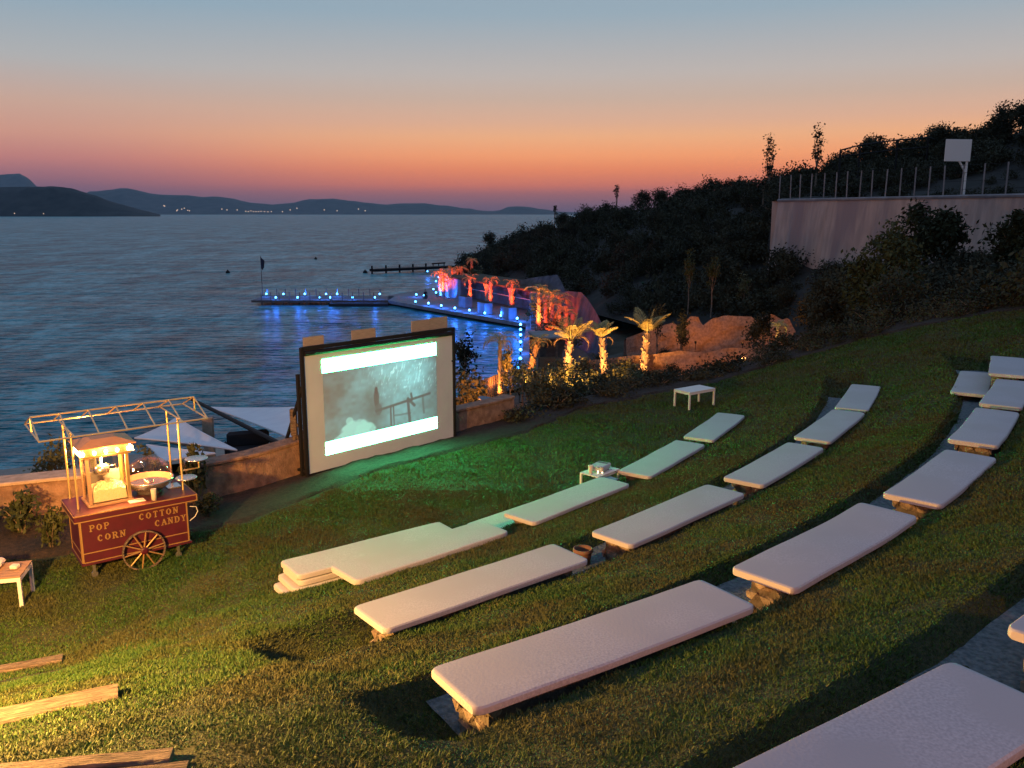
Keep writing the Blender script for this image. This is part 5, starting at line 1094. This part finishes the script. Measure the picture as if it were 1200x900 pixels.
# scrub cover of the hillside, as one mass
pv_, pf_ = [], []; off = 0
protos = [cloud(620, (1.5, 1.5, 1.0), 20, .30, .125, low=-.3) for _ in range(5)]
for i in range(760):
    px = random.uniform(545, 1330); tt = random.uniform(.02, 4.1) if px < 905 else random.choice([random.uniform(.05, .97), random.uniform(3.2, 4.1), random.uniform(2.8, 4.1)])
    if px < 950: tt = max(tt, random.uniform(.16, .4))
    p_ = on_hill(px, tt); V, F = protos[i % 5]; s_ = random.uniform(.65, 1.35) * (1.25 if p_.y > 110 else 1) * (.8 if px > 905 and tt < 1 else 1); a_ = random.uniform(0, 6.28); c_, sn = math.cos(a_), math.sin(a_)
    if px > 905 and tt > 2.2 and p_.y < 75 : s_ *= .6
    Q = V * np.array([s_, s_, s_ * random.uniform(.8, 1.2)]); Q = np.stack([Q[:, 0] * c_ - Q[:, 1] * sn, Q[:, 0] * sn + Q[:, 1] * c_, Q[:, 2]], 1) + np.array([p_.x, p_.y, p_.z + .5 * s_]); pv_.append(Q); pf_.append(F + off); off += len(Q)
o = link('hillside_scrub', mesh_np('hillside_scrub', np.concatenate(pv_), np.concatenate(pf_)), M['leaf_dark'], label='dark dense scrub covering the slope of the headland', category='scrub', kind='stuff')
# individual trees
def tree_proto(name, label, ht, rad, n, cl, spread, size, m_, cat='tree', grp=None, loc=(0, 0, 0), limbs=6, tr=.12, asp=.5, fork=.45, hollow=.5, low=-1, seed=1):
    t = thing(name, label, cat, loc, 0, grp); r_ = np.random.default_rng(seed); V, F = cloud(n, rad, cl, spread, size, r=r_, hollow=hollow, asp=asp, low=low); V[:, 2] += ht
    kid('crown', mesh_np('crown', V, F), m_, t); s_ = MB(); z = ht * fork
    s_.path([(0, 0, -.4), (.04, .02, z * .5), (0, 0, z), (.03, 0, ht)], [tr * 1.2, tr, tr * .8, tr * .3], 8)
    for i in range(limbs):
        a_ = i * 2.4; z0 = z + (ht - z) * i / limbs * .8; s_.path([(0, 0, z0), (math.cos(a_) * rad[0] * .4, math.sin(a_) * rad[1] * .4, (z0 + ht) / 2 + .1), (math.cos(a_) * rad[0] * .8, math.sin(a_) * rad[1] * .8, ht + rad[2] * .25)], [tr * .5, tr * .3, tr * .1], 5)
    s_.build('trunk', M['bark'], t); return t
def put(px, py, Yv): return at(px, py, Yv)
def treeat(name, label, px, pbase, ptop, Yv, wpx, n, cl, m_, spread=.3, size=.13, **k):
    b_ = at(px, pbase, Yv); tp_ = at(px, ptop, Yv); H = tp_.z - b_.z; w = wpx / FOC * (Yv * CP + .5); rz = k.pop('rz', H * .28); return tree_proto(name, label, H - rz * .95, (w / 2, w / 2, rz), n, cl, spread, size, m_, loc=tuple(b_), **k)
treeat('pine_tree', 'dark rounded pine in front of the pale retaining wall, below the backboard', 1100, 345, 246, 43, 42, 3200, 34, M['leaf_pine'], .28, .13, seed=3, rz=1.35, tr=.13)
treeat('pine_tree', 'dark ragged pine in front of the retaining wall, left of the rounded pine', 1065, 348, 240, 45, 34, 2400, 26, M['leaf_pine'], .30, .13, seed=4, rz=1.9, tr=.12)
treeat('pine_tree', 'dark pine with visible trunk at the right edge against the retaining wall', 1185, 350, 246, 40, 50, 3200, 30, M['leaf_pine'], .30, .13, seed=5, rz=1.5, tr=.13)
treeat('broad_tree', 'broad green bushy tree with a pale thin trunk behind the lawn', 1028, 425, 268, 33, 78, 5200, 50, M['leaf_mid'], .30, .10, seed=6, rz=1.9, tr=.07, low=-.8)
treeat('broad_tree', 'loose leafy tree between the bushy tree and the earth wall', 978, 415, 310, 40, 50, 3600, 36, M['leaf_dark'], .34, .11, seed=7, rz=1.8, tr=.08)
treeat('broad_tree', 'dark full tree low at the right below the retaining wall', 1120, 405, 330, 32, 100, 5200, 54, M['leaf_dark'], .32, .11, seed=8, rz=1.3, tr=.08)
treeat('broad_tree', 'dark spreading tree at the right edge above the lawn corner', 1195, 400, 322, 30, 90, 4500, 50, M['leaf_dark'], .32, .10, seed=18, rz=1.15, tr=.08)
treeat('cypress_tree', 'tall ragged cypress on the skyline, left one of the pair', 900, 232, 150, 100, 13, 520, 20, M['leaf_dark'], .28, .17, seed=9, rz=4.0, hollow=.1, tr=.12)
treeat('cypress_tree', 'tall thin gappy cypress, right one of the pair on the skyline', 955, 222, 137, 92, 12, 420, 15, M['leaf_dark'], .25, .16, seed=10, rz=3.2, hollow=.1, tr=.11)
sk = [(650, 272, 238, 168, 4, 'thin bare stemmed sapling on the low skyline beside the sea'), (722, 262, 216, 148, 5, 'thin spindly tree sticking out of the skyline above the slope'), (894, 236, 205, 99, 10, 'short stump like tree just left of the tall cypress'), (941, 222, 196, 94, 8, 'small bush beside the right cypress on the skyline')]
for k, (px, pb_, ptp, Y_, w, lb_) in enumerate(sk): treeat('skyline_tree', lb_, px, pb_, ptp, Y_, w, 160, 9, M['leaf_dark'], .22, .16, seed=30 + k, rz=1.3, hollow=.1, tr=.09)
sk2 = [(658, 268, 252, 168, 12, 'small umbrella shaped tree on the low skyline by the sea'), (688, 262, 243, 160, 34, 'flat topped dark tree on the skyline, leftmost of the big ones'), (712, 260, 238, 156, 26, 'round dark tree left of the spindly tree'), (752, 252, 224, 145, 30, 'dark round tree on the skyline above the tall palm'),
       (775, 250, 220, 142, 20, 'dark tree with twiggy top on the skyline'), (800, 246, 219, 138, 28, 'dense dark tree in the middle of the skyline'), (835, 240, 212, 132, 36, 'big dome shaped dark tree on the skyline'), (868, 236, 213, 126, 30, 'dark tree left of the stump on the skyline'), (925, 226, 203, 112, 26, 'dark bush between the two cypresses'),
       (1020, 190, 162, 100, 32, 'dark rounded tree standing inside the pipe frame'), (985, 205, 184, 102, 36, 'dark tree on the slope left of the pipe frame'), (1182, 150, 122, 90, 44, 'spreading tree at the top right corner of the hill'), (1120, 172, 153, 96, 40, 'dark tree crest just above the backboard'), (1060, 185, 166, 98, 40, 'dark tree crest right of the pipe frame')]
for k, (px, pb_, ptp, Y_, w, lb_) in enumerate(sk2): treeat('hill_tree', lb_, px, pb_ + 6, ptp, Y_, w, 2600, 30, M['leaf_dark'], .42, .15, seed=50 + k, rz=(pb_ + 6 - ptp) / FOC * Y_ * .42, tr=.14)
sl = [(806, 362, 292, 62, 15, M['leaf_mid'], 'slim pale poplar faintly lit above the earth wall, left of two'), (833, 366, 292, 60, 18, M['leaf_mid'], 'slim leafy poplar faintly lit above the earth wall, right of two'), (769, 420, 352, 52, 20, M['leaf_dark'], 'dark feathery tree behind the tallest lit palm'), (797, 440, 362, 47, 12, M['leaf_dark'], 'thin bare stemmed tree in front of the earth walls'),
      (882, 418, 372, 46, 14, M['leaf_dark'], 'dark small tree in front of the upper earth wall'), (893, 425, 360, 45, 14, M['leaf_dark'], 'second thin tree standing before the upper earth wall'), (545, 470, 392, 37, 26, M['leaf_dark'], 'dark leafy sapling just right of the projection screen'), (952, 405, 345, 44, 18, M['leaf_dark'], 'dark tree right of the lit end of the earth wall'), (850, 380, 330, 66, 24, M['leaf_dark'], 'dark narrow tree above the earth wall'), (870, 375, 318, 64, 22, M['leaf_olive'], 'dim brownish tree above the right part of the earth wall')]
for k, (px, pb_, ptp, Y_, w, m_, lb_) in enumerate(sl): treeat('slender_tree', lb_, px, pb_, ptp, Y_, w, 750, 22, m_, .16, .085, seed=80 + k, rz=(pb_ - ptp) / FOC * Y_ * .34, hollow=.15, tr=.045)
for k, cq in enumerate(COLS): uplight(tuple(cq), (cq.x, cq.y + .9, cq.z + 2), RD, 900, 'small spotlight washing the %s column of the quay building red' % ['left', 'middle', 'right'][k], 90)
b_ = at(910, 408, 46); palm('small yellow lit palm before the right end of the earth wall', b_, at(910, 383, 46).z - b_.z, .85, 'a', 9, .07, None, 0, seed=44); uplight((b_.x - .3, b_.y - .6, b_.z), (b_.x, b_.y, b_.z + 1), (1, .62, .2), 70, 'small spotlight at the little yellow palm', 70)
# the taller trees that make the canopy of the headland
HT = [o for o in bpy.data.objects if o.name.startswith('hill_tree') and 'label' in o]
for i in range(120):
    px = random.uniform(560, 1250); tt = random.uniform(.45, 4.0) if px < 905 else random.choice([random.uniform(.25, .8), random.uniform(3.3, 4.0)])
    p_ = on_hill(px, tt); src = HT[i % len(HT)]; s_ = random.uniform(.55, .95) * (.6 if px > 905 and tt < 1 else 1) * (.8 if p_.y < 80 else 1)
    c = copy_tree(src, None, tuple(p_ - Vector((0, 0, .5))), random.uniform(0, 6), 'dark leafy tree in the dense canopy covering the headland slope', s_); c['group'] = 'trees of the headland canopy'
# lamp glows on earth walls
wl_ = [(815, 396, 53.5, 220, OR), (770, 400, 54, 140, OR), (870, 398, 51, 120, OR), (936, 400, 50, 200, OR), (720, 440, 44, 60, OR), (780, 436, 44.5, 90, OR), (834, 430, 43.5, 110, OR)]
for k, (px, py, Y_, en, col) in enumerate(wl_):
    q = at(px, py + 8, Y_ - 1.2); uplight((q.x, q.y, q.z), (q.x + .3, q.y + 2.0, q.z + 1.3), col, en * 1.3, 'garden spotlight washing the earth walls, %s' % ['below the tallest crest of the upper wall', 'left part of the upper wall', 'right part of the upper wall', 'at the right end', 'lower wall near the palms', 'lower wall middle', 'lower wall behind the table'][k], 120)
gl = thing('garden_globe_lamp', 'small glowing globe lamp on a short stem before the lower earth wall', 'lamp', tuple(at(871, 428, 42)))
s_ = MB(); s_.path([(0, 0, -.5), (0, 0, .18)], .025, 6); s_.build('stem', M['black'], gl); s_ = MB(); s_.lathe([(.02, .16), (.10, .22), (.12, .31), (.09, .40), (.02, .44)], 12); s_.build('globe', M['amber_lens'], gl, smooth=True); lamp('globe_light', (0, -.25, .4), OR, 25, .1, gl)
gl2 = thing('garden_globe_lamp', 'fainter globe lamp low among bushes left of the other globe', 'lamp', tuple(at(863, 434, 41)))
s_ = MB(); s_.path([(0, 0, -.5), (0, 0, .1)], .025, 6); s_.build('stem', M['black'], gl2); s_ = MB(); s_.lathe([(.02, .08), (.06, .12), (.07, .18), (.02, .24)], 12); s_.build('globe', M['amber_lens'], gl2, smooth=True)
# shrubs in the garden bed beyond the lawn
grp_ = 'leafy shrubs in the lit garden bed'
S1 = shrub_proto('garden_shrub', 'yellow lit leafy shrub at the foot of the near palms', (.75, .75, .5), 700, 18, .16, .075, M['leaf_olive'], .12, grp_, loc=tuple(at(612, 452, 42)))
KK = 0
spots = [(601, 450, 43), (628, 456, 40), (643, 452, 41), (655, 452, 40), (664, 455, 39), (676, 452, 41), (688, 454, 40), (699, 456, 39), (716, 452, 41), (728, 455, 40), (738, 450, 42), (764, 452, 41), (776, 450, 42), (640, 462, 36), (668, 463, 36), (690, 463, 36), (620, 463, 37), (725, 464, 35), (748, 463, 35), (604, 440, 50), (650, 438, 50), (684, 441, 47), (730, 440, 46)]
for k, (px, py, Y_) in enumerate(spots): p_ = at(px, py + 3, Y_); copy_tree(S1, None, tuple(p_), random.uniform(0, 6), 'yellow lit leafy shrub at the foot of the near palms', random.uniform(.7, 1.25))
for k, (px, py, Y_, col, en) in enumerate(((640, 456, 38.5, AM, 120), (676, 456, 38, AM, 150), (700, 458, 38, AM, 90), (612, 456, 40, AM, 100), (735, 456, 38, AM, 80), (650, 462, 36.5, OR, 30))):
    q = at(px, py, Y_); uplight((q.x, q.y, q.z), (q.x, q.y + 1.4, q.z + .6), col, en * 2.6, 'low spotlight in the shrub bed, %s' % ['left middle', 'centre', 'right of centre', 'far left', 'far right', 'front orange one'][k], 140)
far2 = [(524, 347, 117, 326, 'third from the pier, tucked against the side room'), (639, 392, 78, 350, 'left of the stair with its crown touching the next'), (647, 398, 72, 358, 'low one among the red foliage right of the stair'), (663, 398, 68, 366, 'at the foot of the brown rock wall'), (536, 337, 134, 319, 'short one on the headland edge')]
for k, (px, py, Y_, pc_, lb_) in enumerate(far2):
    b_ = at(px, py, Y_); ht = at(px, pc_, Y_).z - b_.z; palm('red lit palm, ' + lb_, b_, ht, 1.35, 'a', 9, .18, 'red lit palms along the quay', 1, seed=60 + k)
    uplight((b_.x - .3, b_.y - 1.6, b_.z + .05), (b_.x, b_.y, b_.z + ht), RD, 900, 'spotlight under the palm, ' + lb_, 90)
SR = shrub_proto('red_lit_bush', 'bushy shrub glowing red under the palms beside the quay', (1.0, .8, .8), 420, 14, .24, .14, M['leaf_olive'], .1, 'red lit bushes by the quay', loc=tuple(at(626, 378, 88)))
for px, py, Y_ in ((634, 372, 86), (643, 378, 82), (650, 384, 78), (657, 392, 73), (641, 396, 72), (530, 331, 128), (545, 329, 128), (558, 328, 124), (668, 404, 64)):
    copy_tree(SR, None, tuple(at(px, py + 2, Y_)), random.uniform(0, 6), 'bushy shrub glowing red under the palms beside the quay', random.uniform(.8, 1.4))
for k, (px, py, Y_) in enumerate(((636, 380, 83), (652, 392, 74), (545, 333, 124), (662, 402, 66))):
    q = at(px, py, Y_); uplight(tuple(q), (q.x, q.y + 2, q.z + 1.4), RD, 420, 'red spotlight low in the bushes, %s' % ['left of the stair', 'right of the stair', 'on the headland', 'below the brown rock wall'][k], 150)
# orange glowing bushes right of the screen
S2 = shrub_proto('broadleaf_bush', 'fiery orange lit bush right of the screen, upper of two', (.75, .6, .65), 420, 14, .18, .12, M['leaf_olive'], .1, loc=tuple(at(551, 470, 34)))
copy_tree(S2, None, tuple(at(549, 486, 30)), 1.0, 'fiery orange lit bush right of the screen, lower of two', .8); copy_tree(S2, None, tuple(at(594, 436, 46)), 2.0, 'reddish lit leafy bush left of the near palms', (.65, .65, 1.1))
for (px, py, Y_, en) in ((551, 471, 33, 60), (549, 484, 29.2, 40), (596, 440, 45, 60)):
    q = at(px, py, Y_); uplight((q.x + .2, q.y - .2, q.z), (q.x, q.y + 1.0, q.z + .8), (1, .28, .05), en * 2.2, 'low spotlight under the orange bush at %s' % {551: 'the fence', 549: 'the wall', 596: 'the palms'}[px], 150)
# dark hedge and ground cover along the far edge of the lawn
H1 = shrub_proto('dark_shrub', 'low dark bush in the hedge along the far edge of the lawn', (.62, .62, .36), 620, 20, .14, .055, M['leaf_dark'], .03, 'dark hedge bushes along the lawn edge', loc=(1.2, 21.8, LZ(1.2, 21)))
A1 = resamp([(.35, 20.9), (1.2, 22.0), (3.9, 24.6), (7, 26.4), (10.5, 26.3), (14.5, 25.2), (22, 21.4), (28, 16)], 46)
for i, (x, y) in enumerate(A1):
    for row_ in range(3 if x > 2 else 2):
        xx_, yy_ = x + random.uniform(-.3, .3), y + random.uniform(-.3, .3) + .75 * row_ - .1; s_ = random.uniform(.6, .95) * (1 + .2 * row_ * (x > 2))
        copy_tree(H1, None, (xx_, yy_, LZ(xx_, min(yy_, 27)) - .06 - .22 * row_ * (x < 8)), random.uniform(0, 6), 'low dark bush in the hedge along the far edge of the lawn', (s_, s_, s_ * .85))
# mid slope dark bushes between lawn hedge and trees, with ids shared as a group
H2 = shrub_proto('slope_bush', 'dark bush on the slope above the right part of the lawn', (1.2, 1.2, .8), 1500, 34, .22, .085, M['leaf_dark'], .1, 'dark bushes on the slope above the lawn', loc=(13, 29, 1.6))
for i in range(95):
    tt = random.uniform(-.05, .9); px = random.uniform(865 if tt > .75 else 955, 1290); p_ = on_hill(px, max(0, tt)) + Vector((0, -2 if tt < 0 else 0, -.1)); s_ = random.uniform(.6, 1.15)
    copy_tree(H2, None, tuple(p_), random.uniform(0, 6), 'dark bush on the slope above the right part of the lawn', s_)
for i in range(9):
    px = random.uniform(700, 905); Y_ = random.uniform(29, 42) if i % 3 else random.uniform(49, 51); p_ = at(px, np.interp(Y_, [29, 42, 51], [462, 446, 425]) - (px - 700) * .06, Y_)
    copy_tree(H2, None, tuple(p_), random.uniform(0, 6), 'dark bush on the slope above the right part of the lawn', random.uniform(.3, .45))['label'] = 'dark bush before the orange lit earth walls'
# broad leaved shrubs beside the cart
S3 = shrub_proto('leafy_shrub', 'leafy yellow green shrub at the left edge against the low wall', (.34, .34, .36), 520, 16, .09, .06, M['leaf_mid'], .05, loc=(-7.95, 13.1, -.1))
copy_tree(S3, None, (-7.12, 12.45, -.1), 2, 'leafy shrub lit yellow right behind the left end of the cart', (.6, .6, 1.0)); copy_tree(S3, None, (-8.55, 12.6, -.1), 4, 'dark leafy shrub cut by the left edge of the photo', 1.1)
copy_tree(S3, None, (-5.6, 14.35, .05), 3, 'dark spiky shrub behind the candy dome', (.8, .8, 1.4)); copy_tree(S3, None, (-5.2, 13.9, -.05), 3, 'low dark shrub in the mulch right of the cart', (.7, .7, .5)); copy_tree(S3, None, (-6.55, 13.35, -.05), 3, 'dim shrub standing behind the popcorn machine', (1.0, 1.0, 1.2))
treeat('broad_tree', 'small rust coloured tree behind the popcorn machine beyond the wall', 70, 570, 518, 17.5, 34, 500, 14, M['leaf_olive'], .12, .06, seed=95, rz=.55, tr=.03)
treeat('broad_tree', 'small lit tree between the popcorn machine and the candy dome beyond the wall', 176, 560, 522, 17.0, 18, 260, 9, M['leaf_olive'], .08, .05, seed=96, rz=.4, tr=.02)
treeat('broad_tree', 'small brown bush beyond the wall left of the cart', 47, 572, 540, 18.5, 18, 260, 9, M['leaf_olive'], .1, .05, seed=97, rz=.4, tr=.02)
# plants in the mulch
# ================================================================= GRASS
def grass(n_try, region, size, seed):
    r_ = np.random.default_rng(seed); x0, x1, y0, y1 = region; x = r_.uniform(x0, x1, n_try); y = r_.uniform(y0, y1, n_try)
    d = np.hypot(x, y); zc = y * CP + (5 - 1.5) * SP; vis = (np.abs(x) < (zc * .62 + 1.6)) & inpoly(x, y, LP)
    x, y = x[vis], y[vis]; z = lawn_z(x, y)
    r2 = np.hypot(x - CX, y - CY); th = np.degrees(np.arctan2(y - CY, x - CX)); keep = np.ones(len(x), bool)
    for k, (rk, top) in enumerate(ROW):
        if k == 0: continue
        keep &= ~((r2 > rk - .64) & (r2 < rk + .02) & (th > THG[k] + .05) & (th < (0, -22.6, -21.2, -20)[k]) & (th < -17.5))
    for (px_, py_, ang, L, Wd, zt) in PADS:
        dx, dy = x - px_, y - py_; u = dx * math.cos(ang) + dy * math.sin(ang); v = -dx * math.sin(ang) + dy * math.cos(ang); keep &= ~((np.abs(u) < L / 2 - .2) & (np.abs(v) < Wd / 2 - .06))
    BP = [tuple(p) for p in BED] + [(28.6, 16.5)] + [tuple(p) for p in WLL[::-1]] + [(-16, 12)]
    keep &= ~inpoly(x + vnoise(x, y, 3, 9) * .3, y + vnoise(x, y, 3, 10) * .3, BP)
    for a_, b_, w_ in LOGS:
        dd = (b_ - a_).normalized(); u = (x - a_.x) * dd.x + (y - a_.y) * dd.y; v = -(x - a_.x) * dd.y + (y - a_.y) * dd.x; keep &= ~((np.abs(v) < w_ / 2) & (u < (b_ - a_).length) & (u > -2))
    x, y, z = x[keep], y[keep], z[keep]; n = len(x); d = np.hypot(x, y)
    clump = 1 + vnoise(x, y, 2.5, 4) * 1.1 + vnoise(x, y, 9, 5) * .8; h_ = size * r_.uniform(.4, .85, n) * np.clip(clump, .45, 1.5) * np.clip(d / 9, 1, 2.0) ** .35
    w = .0042 * np.clip(d / 5, 1, 6) ** .9 * r_.uniform(.7, 1.3, n); a_ = r_.uniform(0, 6.283, n); ln = r_.uniform(.4, 1.7, n) * h_; la = r_.uniform(0, 6.283, n)
    V = np.empty((n, 3, 3)); V[:, 0] = np.stack([x - np.cos(a_) * w, y - np.sin(a_) * w, z - .005], 1); V[:, 1] = np.stack([x + np.cos(a_) * w, y + np.sin(a_) * w, z - .005], 1); V[:, 2] = np.stack([x + np.cos(la) * ln, y + np.sin(la) * ln, z + h_], 1)
    return V, np.clip(r_.beta(2, 2.6, n) + vnoise(x, y, 1.3, 14) * .35, 0, 1)
parts = [grass(760000, (-9.5, 8, 1.8, 8.5), .034, 1), grass(620000, (-12, 12, 8.5, 15), .036, 2), grass(330000, (-10, 17, 15, 26.5), .045, 3)]
V = np.concatenate([p[0] for p in parts]).reshape(-1, 3); tint = np.concatenate([p[1] for p in parts])
me = mesh_np('lawn_grass', V, np.arange(len(V)).reshape(-1, 3)); at_ = me.attributes.new('tint', 'FLOAT', 'POINT'); at_.data.foreach_set('value', np.repeat(tint, 3).astype(np.float32))
link('lawn_grass', me, M['blade'], label='short dense grass growing over the terraced lawn', category='grass', kind='stuff'); print('blades', len(tint))
# ================================================================= LANTERNS THAT LIGHT THE LAWN FROM THE LEFT AND FROM BEHIND THE VIEWER
def lantern(label, x, y, zl, col, en, rad, z0=None):
    z0 = LZ(x, y) if z0 is None else z0; t = thing('garden_lantern', label, 'lamp', (x, y, z0)); h_ = zl - z0
    s_ = MB(); s_.path([(0, 0, -.3), (0, 0, h_ - .22)], .04, 8); s_.build('post', M['black'], t)
    s_ = MB(); s_.lathe([(.15, h_ + .22), (.02, h_ + .34)], 12); s_.build('cap', M['black'], t)
    s_ = MB(); s_.lathe([(.10, h_ - .2), (.12, h_ - .19), (.12, h_ - .17)], 12); s_.build('base_ring', M['black'], t)
    lamp('lantern_light', (0, 0, h_), col, en, rad, t)
lantern('black garden lantern with a warm flame coloured light left of the timber steps', -5.2, 5.4, 2.5, (1, .48, .11), 5200, .10)
lantern('tall black lamp post on the upper lawn behind the viewer to the left', -3.0, -8.0, 5.5, (1, .28, .085), 4300, .12)

# ================================================================= EVENING HAZE OVER THE SEA
hz = bpy.data.materials.new('evening_haze'); hz.use_nodes = True; t = hz.node_tree; t.nodes.clear(); pv = N(t, 'ShaderNodeVolumePrincipled'); o_ = N(t, 'ShaderNodeOutputMaterial')
pv.inputs['Color'].default_value = (.55, .78, 1, 1); pv.inputs['Density'].default_value = 1.9e-5; pv.inputs['Anisotropy'].default_value = .2; t.links.new(pv.outputs[0], o_.inputs['Volume'])
s_ = MB(); s_.box(-29000, 29000, -60, 15000, -8.1, 720); link('haze', s_.build('haze_tmp', hz).data, None, kind='stuff', label='thin blue evening haze over the sea and far coast', category='haze')
bpy.data.objects.remove(bpy.data.objects['haze_tmp'])
for o in list(S.objects):
    if 'label' in o and len(o['label'].split()) > 16: print('LONG', o.name, o['label'])
    if 'label' in o and len(o['label'].split()) < 4: print('SHORT', o.name, o['label'])
